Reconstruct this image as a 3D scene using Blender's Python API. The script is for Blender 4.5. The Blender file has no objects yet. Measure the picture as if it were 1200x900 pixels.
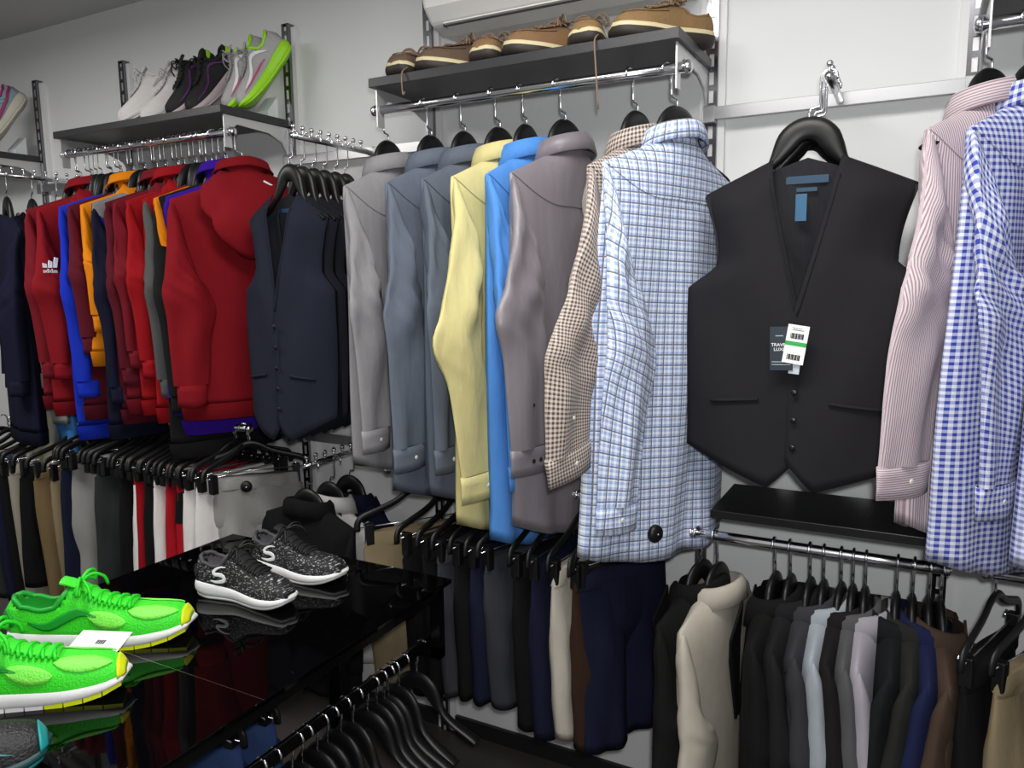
import bpy, math, random
import numpy as np
from mathutils import Matrix, Vector
PI = math.pi
S = bpy.context.scene
COL = S.collection
# ------------------------------------------------------------------ camera
cam_d = bpy.data.cameras.new('camera'); cam = bpy.data.objects.new('camera', cam_d); COL.objects.link(cam)
yaw, pitch, roll = -0.4929, 0.1372, -0.0116
cy, sy, cp, sp, cr, sr = math.cos(yaw), math.sin(yaw), math.cos(pitch), math.sin(pitch), math.cos(roll), math.sin(roll)
fwd = Vector((sy*cp, cy*cp, -sp)); rgt = Vector((cy, -sy, 0)); up = rgt.cross(fwd)
r2 = rgt*cr + up*sr; u2 = -rgt*sr + up*cr
m4 = Matrix((r2, u2, -fwd)).transposed().to_4x4(); m4.translation = Vector((3.5219, -2.1381, 1.6))
cam.matrix_world = m4
cam_d.sensor_width = 36; cam_d.lens = 890.4651/1200*36; cam_d.clip_start = .02
S.camera = cam
# ------------------------------------------------------------------ world, lights, exposure
w = bpy.data.worlds.new('world'); S.world = w; w.use_nodes = True
w.node_tree.nodes['Background'].inputs[0].default_value = (.9, .95, 1, 1)
w.node_tree.nodes['Background'].inputs[1].default_value = .05
S.view_settings.view_transform = 'Standard'; S.view_settings.look = 'None'
S.view_settings.exposure = 0.12; S.view_settings.gamma = 1; S.view_settings.use_curve_mapping = False
def area(name, loc, sx, sy_, power, col=(1, .98, .95)):
    l = bpy.data.lights.new(name, 'AREA'); l.shape = 'RECTANGLE'; l.size = sx; l.size_y = sy_; l.energy = power; l.color = col
    o = bpy.data.objects.new(name, l); o.location = loc; COL.objects.link(o); return o
area('ceiling_lamp_light', (3.0, -1.25, 2.64), 1.2, .5, 25)
area('ceiling_lamp_light', (0.6, -1.6, 2.64), 1.2, .5, 30)
fl = bpy.data.lights.new('camera_flash', 'POINT'); fl.energy = 55; fl.shadow_soft_size = .03; fl.color = (1, 1, 1)
fo = bpy.data.objects.new('camera_flash', fl); fo.location = (3.56, -2.16, 1.68); COL.objects.link(fo)
# ------------------------------------------------------------------ materials
MATS = {}
def srgb(c):
    if isinstance(c, str): c = tuple(int(c[i:i+2], 16)/255 for i in (0, 2, 4))
    return tuple(x/12.92 if x <= .04045 else ((x+.055)/1.055)**2.4 for x in c)+(1,)
def mat(name, col, rough=.5, metal=0, spec=.5, coat=0, emit=0, bump=0, bscale=200, var=0, vscale=8, sheen=0, aniso=None):
    if name in MATS: return MATS[name]
    m = bpy.data.materials.new(name); m.use_nodes = True; nt = m.node_tree; b = nt.nodes['Principled BSDF']
    c = srgb(col)
    b.inputs['Base Color'].default_value = c; b.inputs['Roughness'].default_value = rough; b.inputs['Metallic'].default_value = metal
    b.inputs['Specular IOR Level'].default_value = spec; b.inputs['Coat Weight'].default_value = coat
    b.inputs['Sheen Weight'].default_value = sheen
    if emit: b.inputs['Emission Color'].default_value = c; b.inputs['Emission Strength'].default_value = emit
    if bump or var:
        tc = nt.nodes.new('ShaderNodeTexCoord')
    if bump:
        mp = nt.nodes.new('ShaderNodeMapping'); nt.links.new(tc.outputs['Object'], mp.inputs[0])
        if aniso: mp.inputs['Scale'].default_value = aniso
        n = nt.nodes.new('ShaderNodeTexNoise'); n.inputs['Scale'].default_value = bscale; n.inputs['Detail'].default_value = 4
        bp = nt.nodes.new('ShaderNodeBump'); bp.inputs['Strength'].default_value = bump; bp.inputs['Distance'].default_value = .01
        nt.links.new(mp.outputs[0], n.inputs['Vector']); nt.links.new(n.outputs[0], bp.inputs['Height']); nt.links.new(bp.outputs[0], b.inputs['Normal'])
    if var:
        n2 = nt.nodes.new('ShaderNodeTexNoise'); n2.inputs['Scale'].default_value = vscale; n2.inputs['Detail'].default_value = 5
        nt.links.new(tc.outputs['Object'], n2.inputs['Vector'])
        hs = nt.nodes.new('ShaderNodeMixRGB'); hs.blend_type = 'MIX'
        hs.inputs[1].default_value = tuple(x*(1-var) for x in c[:3])+(1,); hs.inputs[2].default_value = tuple(min(1, x*(1+var)) for x in c[:3])+(1,)
        nt.links.new(n2.outputs[0], hs.inputs[0]); nt.links.new(hs.outputs[0], b.inputs['Base Color'])
    MATS[name] = m; return m
def fabric(name, col, rough=.9, sheen=.0, heather=0, spec=.12, wr=.25):
    """cloth: soft wrinkles as fine relief, faint tone variation; heather>0 gives a flecked knit"""
    if heather: return mat(name, col, rough, 0, spec, bump=.3, bscale=300, var=heather, vscale=420, sheen=sheen)
    return mat(name, col, rough, 0, spec, bump=min(1, wr*2.6), bscale=17, var=.08, vscale=30, sheen=sheen, aniso=(1, 1, .35))
def N(nt, op, a, b=None):
    n = nt.nodes.new('ShaderNodeMath'); n.operation = op
    for i, v in enumerate((a, b)):
        if v is None: continue
        if isinstance(v, (int, float)): n.inputs[i].default_value = v
        else: nt.links.new(v, n.inputs[i])
    return n.outputs[0]
def stripe(nt, u, period, duty, off=0.):
    f = N(nt, 'FRACT', N(nt, 'ADD', N(nt, 'DIVIDE', u, period), off+50.)); return N(nt, 'LESS_THAN', f, duty)
def pattern(name, base, kind, cols, rough=.8):
    m = bpy.data.materials.new(name); m.use_nodes = True; nt = m.node_tree; b = nt.nodes['Principled BSDF']
    b.inputs['Roughness'].default_value = rough; b.inputs['Specular IOR Level'].default_value = .25; b.inputs['Sheen Weight'].default_value = .1
    uv = nt.nodes.new('ShaderNodeUVMap'); sx = nt.nodes.new('ShaderNodeSeparateXYZ'); nt.links.new(uv.outputs[0], sx.inputs[0])
    u, v = sx.outputs[0], sx.outputs[1]
    cur = None
    def layer(prev, fac, col):
        x = nt.nodes.new('ShaderNodeMixRGB'); nt.links.new(fac, x.inputs[0])
        if prev is None: x.inputs[1].default_value = srgb(base)
        else: nt.links.new(prev, x.inputs[1])
        x.inputs[2].default_value = srgb(col); return x.outputs[0]
    if kind == 'gingham':
        P = cols[1]; f = N(nt, 'MULTIPLY', N(nt, 'ADD', stripe(nt, u, P, .5), stripe(nt, v, P, .5)), .5); cur = layer(None, f, cols[0])
    elif kind == 'plaid':
        f = N(nt, 'MULTIPLY', N(nt, 'ADD', stripe(nt, u, .0125, .5), stripe(nt, v, .0125, .5)), .5); cur = layer(None, f, cols[0])
        f = N(nt, 'MULTIPLY', N(nt, 'MAXIMUM', stripe(nt, u, .025, .12, .1), stripe(nt, v, .025, .12, .1)), .8); cur = layer(cur, f, cols[1])
    elif kind == 'stripe':
        f = stripe(nt, u, cols[1], .45); cur = layer(None, f, cols[0])
    nt.links.new(cur, b.inputs['Base Color'])
    tc = nt.nodes.new('ShaderNodeTexCoord'); n = nt.nodes.new('ShaderNodeTexNoise'); n.inputs['Scale'].default_value = 24; n.inputs['Detail'].default_value = 4
    bp = nt.nodes.new('ShaderNodeBump'); bp.inputs['Strength'].default_value = .25; bp.inputs['Distance'].default_value = .01
    nt.links.new(tc.outputs['Object'], n.inputs['Vector']); nt.links.new(n.outputs[0], bp.inputs['Height']); nt.links.new(bp.outputs[0], b.inputs['Normal'])
    return m
CHROME = mat('chrome', (.86, .86, .88), .2, 1)
STEEL = mat('brushed_steel', (.72, .72, .73), .3, 1)
DARK_SLOT = mat('slot_dark', (.08, .08, .08), .6)
BRKT = mat('bracket_grey', (.80, .80, .80), .35, .6)
BLACKP = mat('black_plastic', (.055, .053, .056), .42, spec=.4)
BOARD = mat('shelf_laminate', (.17, .17, .18), .42, bump=.05, bscale=90)
BOARDB = mat('black_laminate', (.03, .03, .03), .35, bump=.05, bscale=90)
GLASSB = mat('black_glass', (.012, .012, .014), .03, spec=.16)
TUBEB = mat('black_metal', (.03, .03, .032), .25, .3)
WHITEP = mat('white_paint_batten', (.87, .87, .87), .5)
PAPER = mat('white_card', (.93, .93, .92), .6)
INK = mat('ink', (.10, .10, .11), .6)
WHITER = mat('white_rubber', (.90, .90, .90), .5)
# ------------------------------------------------------------------ mesh helpers
def link(name, me, m, parent=None):
    o = bpy.data.objects.new(name, me); COL.objects.link(o)
    if m is not None and not me.materials: me.materials.append(m)
    if parent is not None: o.parent = parent
    return o
def build(name, V, F, m, parent=None, uv=None, smooth=True):
    me = bpy.data.meshes.new(name); me.from_pydata([tuple(map(float, v)) for v in V], [], [tuple(map(int, f)) for f in F])
    if smooth: me.shade_smooth()
    if uv is not None:
        ul = me.uv_layers.new(name='UVMap'); li = np.empty(len(me.loops), np.int32); me.loops.foreach_get('vertex_index', li)
        ul.data.foreach_set('uv', np.asarray(uv, np.float32)[li].ravel())
    me.update(); return link(name, me, m, parent)
def grid_faces(n, k, closed=True, base=0):
    F = []
    for i in range(n-1):
        for j in range(k if closed else k-1):
            a = base+i*k+j; b = base+i*k+(j+1) % k; F.append((a, b, b+k, a+k))
    return F
def loft(name, rings, m, parent=None, closed=True, cap0=False, cap1=False, uv=None, smooth=True):
    rings = np.asarray(rings, float); n, k, _ = rings.shape; F = grid_faces(n, k, closed)
    if cap0: F.append(tuple(range(k))[::-1])
    if cap1: F.append(tuple(range((n-1)*k, n*k)))
    return build(name, rings.reshape(-1, 3), F, m, parent, None if uv is None else np.asarray(uv).reshape(-1, 2), smooth)
def catmull(P, n):
    P = np.asarray(P, float); Q = np.vstack([2*P[0]-P[1], P, 2*P[-1]-P[-2]]); out = []
    for t in np.linspace(0, len(P)-1-1e-9, n):
        i = int(t); f = t-i; a, b, c, d = Q[i], Q[i+1], Q[i+2], Q[i+3]
        out.append(.5*((2*b)+(-a+c)*f+(2*a-5*b+4*c-d)*f*f+(-a+3*b-3*c+d)*f**3))
    return np.array(out)
def tube_rings(P, r, k=8):
    P = np.asarray(P, float); n = len(P); T = np.gradient(P, axis=0); T /= np.linalg.norm(T, axis=1)[:, None]+1e-12
    ref = np.array([0, 0, 1.]) if abs(T[0][2]) < .9 else np.array([0, 1., 0]); Nn = np.cross(T[0], ref); Nn /= np.linalg.norm(Nn)
    R = np.broadcast_to(np.asarray(r, float), (n,)); th = np.linspace(0, 2*PI, k, endpoint=False); out = []
    for i in range(n):
        Nn = Nn-T[i]*(Nn@T[i]); Nn /= np.linalg.norm(Nn)+1e-12; B = np.cross(T[i], Nn)
        out.append(P[i]+R[i]*(np.cos(th)[:, None]*Nn+np.sin(th)[:, None]*B))
    return np.array(out)
def tube(name, P, r, m, parent=None, k=8):
    return loft(name, tube_rings(P, r, k), m, parent, True, True, True)
def boxes(name, L, m, parent=None, bev=0.):
    """one mesh from boxes given as (x0,x1,y0,y1,z0,z1)"""
    V, F = [], []
    for (x0, x1, y0, y1, z0, z1) in L:
        b = len(V); V += [(x0, y0, z0), (x1, y0, z0), (x1, y1, z0), (x0, y1, z0), (x0, y0, z1), (x1, y0, z1), (x1, y1, z1), (x0, y1, z1)]
        F += [tuple(b+i for i in f) for f in ((0, 3, 2, 1), (4, 5, 6, 7), (0, 1, 5, 4), (1, 2, 6, 5), (2, 3, 7, 6), (3, 0, 4, 7))]
    o = build(name, V, F, m, parent, smooth=False)
    if bev:
        md = o.modifiers.new('bevel', 'BEVEL'); md.width = bev; md.segments = 2; md.limit_method = 'ANGLE'
    return o
def extrude_poly(name, poly, axis, a0, a1, m, parent=None, bev=0):
    """poly = list of 2D points, extruded along axis 0/1/2"""
    n = len(poly); V = []
    for a in (a0, a1):
        for p in poly:
            q = list(p); q.insert(axis, a); V.append(q)
    F = [tuple(range(n))[::-1], tuple(range(n, 2*n))]+[(i, (i+1) % n, n+(i+1) % n, n+i) for i in range(n)]
    o = build(name, V, F, m, parent, smooth=False)
    if bev:
        md = o.modifiers.new('bevel', 'BEVEL'); md.width = bev; md.segments = 2; md.limit_method = 'ANGLE'
    return o
def ball(name, c, r, m, parent=None, k=10, sq=(1, 1, 1)):
    th = np.linspace(0, 2*PI, k, endpoint=False); R = []
    for a in np.linspace(.02, PI-.02, 8):
        R.append(np.stack([c[0]+r*sq[0]*math.sin(a)*np.cos(th), c[1]+r*sq[1]*math.sin(a)*np.sin(th), np.full(k, c[2]+r*sq[2]*math.cos(a))], 1))
    return loft(name, R[::-1], m, parent, True, True, True)
def tag(o, label, cat, group=None, kind=None):
    if label: o['label'] = label
    if cat: o['category'] = cat
    if group: o['group'] = group
    if kind: o['kind'] = kind
    return o
def thing(name, label, cat, loc=(0, 0, 0), rz=0, group=None):
    o = bpy.data.objects.new(name, None); COL.objects.link(o); o.location = loc; o.rotation_euler = (0, 0, rz); o.empty_display_size = .05
    return tag(o, label, cat, group)
def dup(root, loc, rz, label=None, group=None):
    r = root.copy(); COL.objects.link(r); r.location = loc; r.rotation_euler = (0, 0, rz)
    if label: r['label'] = label
    if group: r['group'] = group
    for ch in list(root.children):
        c = ch.copy(); COL.objects.link(c); c.parent = r
        for g in list(ch.children):
            d = g.copy(); COL.objects.link(d); d.parent = c
    return r
def text_mesh(name, body, size, m, parent, mtx, ext=.0006):
    cu = bpy.data.curves.new(name, 'FONT'); cu.body = body; cu.size = size; cu.extrude = ext; cu.align_x = 'CENTER'; cu.align_y = 'CENTER'
    t = bpy.data.objects.new(name, cu); COL.objects.link(t)
    dg = bpy.context.evaluated_depsgraph_get(); me = bpy.data.meshes.new_from_object(t.evaluated_get(dg))
    bpy.data.objects.remove(t); me.materials.clear(); o = link(name, me, m, parent); o.matrix_local = mtx; return o
def sm(t): t = np.clip(t, 0, 1); return t*t*(3-2*t)
#@@STRUCT
# ================================================================== THE SETTING
X0, X1, YB, ZC = -2.6, 6.2, -4.6, 2.715
WALLM = mat('wall_paint', (.86, .865, .865), .75, bump=.03, bscale=60, spec=.3)
CEILM = mat('ceiling_paint', (.78, .78, .78), .9)
FLOORM = mat('floor_tile', (.30, .28, .27), .35, var=.25, vscale=3)
tag(boxes('wall_back', [(X0, X1, 0, .1, 0, ZC)], WALLM), 'white painted shop wall behind all the racks', None, kind='structure')
tag(boxes('wall_left', [(X0-.1, X0, YB, .1, 0, ZC)], WALLM), None, None, kind='structure')
tag(boxes('wall_right', [(X1, X1+.1, YB, .1, 0, ZC)], WALLM), None, None, kind='structure')
tag(boxes('wall_front', [(X0-.1, X1+.1, YB-.1, YB, 0, ZC)], WALLM), None, None, kind='structure')
tag(boxes('floor', [(X0-.1, X1+.1, YB-.1, .1, -.1, 0)], FLOORM), None, None, kind='structure')
tag(boxes('ceiling', [(X0-.1, X1+.1, YB-.1, .1, ZC, ZC+.1)], CEILM), None, None, kind='structure')
tag(boxes('baseboard_back', [(X0, X1, -.014, 0, 0, .055)], mat('dark_base', (.10, .095, .095), .5)), None, None, kind='structure')
LAMP = mat('lamp_diffuser', (1, .99, .96), .5, emit=3)
for (x, y, lb) in ((3.0, -1.25, 'white ceiling panel lamp above the black glass table'), (.6, -1.6, 'white ceiling panel lamp in front of the red jackets')):
    t = thing('ceiling_lamp', lb, 'ceiling lamp', (x, y, ZC-.05), 0, 'ceiling panel lamps')
    boxes('housing', [(-.62, .62, -.27, .27, .015, .05)], WHITEP, t); boxes('diffuser', [(-.6, .6, -.25, .25, .005, .015)], LAMP, t)
SLOTW = mat('upright_inner', (.82, .82, .82), .35, .5)
UPM = mat('upright_chrome', (.50, .50, .52), .22, 1)
UX = [0, .6, 1.5, 2.1, 3.0, 3.6, 4.5]; ZT = 2.497
UL = ['chrome slotted upright beside the silver and pink sneaker', 'chrome slotted upright rising behind the white sneaker',
      'chrome slotted upright beside the silver and lime sneakers', 'chrome slotted upright behind the darkest brown boat shoes under the air conditioner',
      'chrome slotted upright between the boat shoe shelf and the black vest bar', 'chrome slotted upright beside the pink striped shirt collar',
      'chrome slotted upright past the blue gingham shirts']
L = []; w2, sl = .016, .0062
L += [(-w2, -sl, -.03, -.027, 0, ZT), (sl, w2, -.03, -.027, 0, ZT), (-w2, -w2+.002, -.027, 0, 0, ZT), (w2-.002, w2, -.027, 0, 0, ZT), (-w2, w2, -.03, 0, ZT-.003, ZT)]
z = .02
while z < ZT: L.append((-sl, sl, -.03, -.027, z, z+.014)); z += .046
upm = None
for i, x in enumerate(UX):
    t = thing('slotted_upright', UL[i], 'upright', (x, 0, 0), 0, 'slotted uprights on the wall')
    if upm is None:
        a = boxes('channel', L, UPM, t); b = boxes('channel_back', [(-w2+.003, w2-.003, -.026, -.019, .0, ZT-.01)], SLOTW, t); c = boxes('batten', [(-.034, .034, -.018, 0, .0, ZT-.012)], WHITEP, t); upm = (a, b, c)
    else:
        for q in upm: o = q.copy(); COL.objects.link(o); o.parent = t
# ---------------------------------------------------------------- shelves with brackets, rails
ZS, DS, ZR, YR = 2.1695, .3354, 2.089, -.295
def shelf(xa, xb, zt, d, th, m, label, group, name='wall_shelf', br=True, zr=None):
    t = thing(name, label, 'shelf', ((xa+xb)/2, 0, zt-th), 0, group); h = (xb-xa)/2
    boxes('shelf_board', [(-h, h, -d, -.032, 0, th)], m, t, .0015)
    for s in (-1, 1):
        x = s*(h-.012)
        poly = [(-.03, -.001), (-d+.02, -.001), (-d+.02, -.105), (-d+.05, -.105), (-d+.05, -.045), (-d+.075, -.026), (-.12, -.032), (-.06, -.055), (-.03, -.11)]
        if not br: poly = [(-.03, -.001), (-d+.02, -.001), (-d+.02, -.018), (-.08, -.03), (-.03, -.06)]
        extrude_poly('bracket', poly, 0, x-.002, x+.002, BRKT if br else BLACKP, t)
    return t
def rail(xa, xb, y, z, label, m=CHROME, r=.0125, name='hang_rail'):
    t = thing(name, label, 'rail', ((xa+xb)/2, y, z), 0, 'chrome hang rails'); h = (xb-xa)/2
    tube('bar', [(-h, 0, 0), (-h/2, 0, 0), (0, 0, 0), (h/2, 0, 0), (h, 0, 0)], r, m, t, 14)
    for s in (-1, 1):
        tube('end_cap', [(s*h, 0, 0), (s*(h+.006), 0, 0), (s*(h+.012), 0, 0), (s*(h+.016), 0, 0)], [r+.003, r+.003, r+.001, r-.006], m, t, 14)
    return t
SG = 'dark shelves above the hanging clothes'
shelf(2.1, 3.0, ZS, DS, .025, BOARD, 'dark laminate wall shelf carrying three pairs of tan boat shoes', SG)
shelf(.6, 1.5, ZS, DS, .025, BOARD, 'dark laminate wall shelf carrying white, black and lime sneakers', SG)
shelf(-.9, 0, ZS, DS, .025, BOARD, 'dark laminate wall shelf carrying the silver and pink sneaker', SG)
shelf(3.6, 4.5, ZS, DS, .025, BOARD, 'dark laminate wall shelf above the blue gingham shirts', SG)
rail(2.095, 3.005, YR, ZR, 'chrome rail holding the long sleeved dress shirts')
rail(.6, 1.5, YR, ZR, 'chrome rail crowded with hooks of red and dark sports jackets')
rail(3.6, 4.5, YR, ZR, 'chrome rail holding the pink striped and blue gingham shirts')
shelf(3.09, 3.62, 1.0286, .3027, .02, BOARDB, 'low black wall shelf under the hanging black vest', 'low black shelves', br=False)
shelf(3.66, 4.5, 1.02, .29, .02, BOARDB, 'low black wall shelf under the blue gingham shirts', 'low black shelves', br=False)
ZL = .946; YL = -.25
rail(3.035, 3.6, YL, ZL, 'low chrome rail holding the row of suit jackets')
rail(2.1, 2.95, -.3, 1.02, 'low chrome rail holding trousers under the dress shirts')
rail(.6, 1.5, -.3, 1.10, 'low chrome rail holding sports shorts under the red jackets')
rail(3.68, 4.5, -.3, .97, 'low chrome rail holding the khaki trousers beside the brown jacket')
def crossbar(xa, xb, z, label):
    t = thing('crossbar', label, 'crossbar', ((xa+xb)/2, 0, z), 0, 'flat crossbars between the uprights'); h = (xb-xa)/2
    boxes('bar', [(-h, h, -.048, -.036, -.016, .016)], STEEL, t, .001)
    for s in (-1, 1): boxes('clamp', [(s*h-.016, s*h+.016, -.052, -.0305, -.024, .02)], STEEL, t, .002)
def arm(x, z, ln, n, label):
    t = thing('waterfall_hook', label, 'hook', (x, 0, z), 0, 'straight display arms with ball pegs')
    tube('arm_bar', [(0, -.05, 0), (0, -ln*.5, 0), (0, -ln, 0)], .009, CHROME, t, 10)
    for i in range(n):
        y = -ln+.01+i*(ln-.09)/(n-1); p = tube('peg', [(0, y, 0), (0, y, .014), (0, y, .024)], .003, CHROME, t, 6); ball('peg_ball', (0, y, .027), .0075, CHROME, p)
ZB = 2.0275
crossbar(3.0, 3.6, ZB, 'flat chrome crossbar behind the big black vest'); crossbar(1.5, 2.1, ZB, 'flat chrome crossbar behind the navy vests')
crossbar(0, .6, ZB, 'flat chrome crossbar behind the dark navy jacket'); crossbar(1.5, 2.1, 1.028, 'low flat chrome crossbar above the folded black jacket')
crossbar(0, .6, 1.028, 'low flat crossbar behind the khaki trousers')
arm(3.32, ZB, .30, 6, 'chrome arm with ball pegs holding the big black vest'); arm(1.86, ZB, .40, 9, 'chrome arm with ball pegs holding the navy vests')
arm(.33, ZB, .40, 8, 'chrome arm with ball pegs holding the dark navy jacket'); arm(1.80, 1.01, .35, 7, 'low chrome arm with ball pegs holding the black jacket')
arm(.33, 1.01, .35, 7, 'low chrome arm with ball pegs holding the khaki trousers')
# ---------------------------------------------------------------- air conditioner
t = thing('air_conditioner', 'white split air conditioner mounted above the boat shoe shelf', 'air conditioner', (2.58, 0, 2.33))
WP = mat('ac_plastic', (.88, .88, .87), .35)
prof = [(-.001, .0), (-.10, -.005), (-.16, .01), (-.20, .05), (-.215, .10), (-.215, .26), (-.2, .28), (-.001, .28)]
extrude_poly('body', prof, 0, -.38, .38, WP, t, .012)
boxes('air_outlet', [(-.33, .33, -.168, -.105, .002, .012)], mat('ac_outlet', (.12, .12, .12), .5), t).rotation_euler = (0, 0, 0)
o = boxes('louver', [(-.325, .325, -.035, .035, -.002, .002)], WP, t); o.location = (0, -.142, .000); o.rotation_euler = (math.radians(-14), 0, 0)
# ================================================================== HANGERS
def hook_path(jog=.022, r=.0165, z1=-.06, z2=-.105):
    P = [(math.cos(a)*r*1.0, 0, math.sin(a)*r) for a in np.linspace(PI*1.12, 0, 10)]
    P = [(-x, y, z) for x, y, z in P]            # tip on +x, stem on -x
    sx = -r
    P += [(sx, 0, -.02), (sx, 0, z1+.006), (sx+(-jog)*.15, 0, z1), (sx-jog*.85, 0, z1-.002), (sx-jog, 0, z1-.01), (sx-jog, 0, z2)]
    off = sx-jog
    return [(x-off if False else x, y, z) for x, y, z in P], off
def make_hanger(kind):
    t = thing('coat_hanger' if kind != 'clip' else 'clip_hanger', '', 'hanger')
    if kind == 'suit': P, off = hook_path(.004, .0165, -.05, -.10)
    elif kind == 'clip': P, off = hook_path(.004, .0165, -.03, -.06)
    else: P, off = hook_path()
    tube('hook', P, .0028 if kind != 'suit' else .0034, CHROME, t, 7)
    th = np.linspace(0, 2*PI, 12, endpoint=False)
    if kind == 'clip':
        half = [(0, -.055), (.03, -.062), (.07, -.085), (.13, -.105), (.17, -.118), (.185, -.135), (.187, -.16)]
    else:
        half = [(0, -.104), (.018, -.107), (.036, -.119), (.052, -.142), (.074, -.176), (.11, -.207), (.15, -.226), (.175, -.238), (.186, -.245)]
    pts = [(-x+off, z) for x, z in half[::-1]]+[(x+off, z) for x, z in half[1:]]
    pts = catmull([(x, 0, z) for x, z in pts], 41); rings = []
    T = np.gradient(pts, axis=0); T /= np.linalg.norm(T, axis=1)[:, None]
    for i, c in enumerate(pts):
        ax = abs(c[0]-off)
        if kind == 'clip': hh, ty = .010, .006
        else:
            hh = .026 if ax < .045 else max(.007, .026-(ax-.045)*.5); ty = .011+.006*sm((ax-.03)/.15)
        Nn = np.array([-T[i][2], 0, T[i][0]])
        rings.append(c+np.cos(th)[:, None]*Nn*hh+np.sin(th)[:, None]*np.array([0, 1, 0])*ty)
    loft('hanger_body', rings, BLACKP, t, True, True, True)
    if kind == 'clip':
        tube('clip_bar', [(-.185+off, 0, -.15), (off, 0, -.152), (.185+off, 0, -.15)], .002, CHROME, t, 6)
        for s in (-1, 1):
            c = boxes('clip', [(s*.15+off-.012, s*.15+off+.012, -.012, .012, -.205, -.14)], BLACKP, t, .003)
            tube('clip_spring', [(s*.15+off-.014, -.014, -.148), (s*.15+off, -.015, -.14), (s*.15+off+.014, -.014, -.148)], .003, CHROME, c, 6)
    else:
        tube('hook_collar', [(off, 0, -.108), (off, 0, -.10), (off, 0, -.09)], [.006, .006, .004], CHROME if kind != 'suit' else BLACKP, t, 8)
    return t, off
PROTO = {}
for kd in ('coat', 'suit', 'clip'): PROTO[kd] = list(make_hanger(kd))+[False]
def place_hanger(kind, loc, rz, label, group=None, sx=1):
    t, off, used = PROTO[kind]
    if not used: PROTO[kind][2] = True; t.location = loc; t.rotation_euler = (0, 0, rz); t['label'] = label; o = t; t['group'] = group or 'black hangers'
    else: o = dup(t, loc, rz, label, group or 'black hangers')
    o.scale = (sx, 1, 1); return o
# ================================================================== GARMENTS
def tri(x): return np.arcsin(.97*np.sin(x))*.66
def folds(rng, x, z, amp, wid, k=5, drift=.6):
    y = 0
    for _ in range(k):
        f = rng.uniform(1.0, 5.0); y = y+rng.uniform(.35, 1)*tri(2*PI*f*x/(2*wid)+rng.uniform(0, 6.3)+drift*rng.uniform(-1, 1)*z*7)
    return amp*y/k*1.7
def top_body(rng, sw, hw, zn, slope, Lh, ry0, ry1, fold, tail, off, nrx=.062, nry=.05, m=60, nr=9, nb=30, cinch=0):
    th = np.linspace(0, 2*PI, m, endpoint=False); c, s = np.cos(th), np.sin(th)
    cx = np.sign(c)*np.abs(c)**.9; sy_ = np.sign(s)*np.abs(s)**1.25
    rings, uv = [], []
    def zprof(x, rx, q): return zn-slope*np.clip(np.abs(x)-nrx*.6, 0, 9)-.15*q*(1-(np.abs(x)/rx)**2)
    for q in np.linspace(0, 1, nr):
        rx = nrx+(sw-nrx)*q; ry = nry+(ry0-nry)*q; x = rx*cx; y = ry*sy_*(1+.0*q); z = zprof(x, rx, q)
        rings.append(np.stack([x+off, y, z], 1)); uv.append(np.stack([x+np.where(s < 0, .3, 0), z], 1))
    xe = sw*cx; z0 = zprof(xe, sw, 1); sd = rng.uniform(0, 9)
    for q in np.linspace(0, 1, nb)[1:]:
        rx = sw+(hw-sw)*sm(q*1.2); ry = ry0+(ry1-ry0)*q
        if cinch and q > .9: ry *= 1-cinch*(q-.9)/.1; rx *= 1-.3*cinch*(q-.9)/.1
        rx *= 1+.02*math.sin(7*q+sd); x = rx*cx; zh = zn-Lh+tail*(np.abs(cx)**2.0); z = z0+(zh-z0)*q
        f = folds(np.random.default_rng(int(sd*1000)), x+np.where(s > 0, .11, 0), z, fold*(.25+.75*q), hw)
        y = ry*sy_+f*np.abs(s)**.6
        rings.append(np.stack([x+off, y, z], 1)); uv.append(np.stack([x*sw/rx+np.where(s < 0, .3, 0), z], 1))
    # turned-in hem
    last = rings[-1].copy(); cen = last.mean(0); inn = cen+(last-cen)*np.array([.96, .8, 1]); inn[:, 2] = last[:, 2]+.012; rings.append(inn); uv.append(uv[-1])
    inn2 = cen+(last-cen)*np.array([.9, .45, 1]); inn2[:, 2] = last[:, 2]+.10; rings.append(inn2); uv.append(uv[-1])
    return np.array(rings), np.array(uv)
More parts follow.
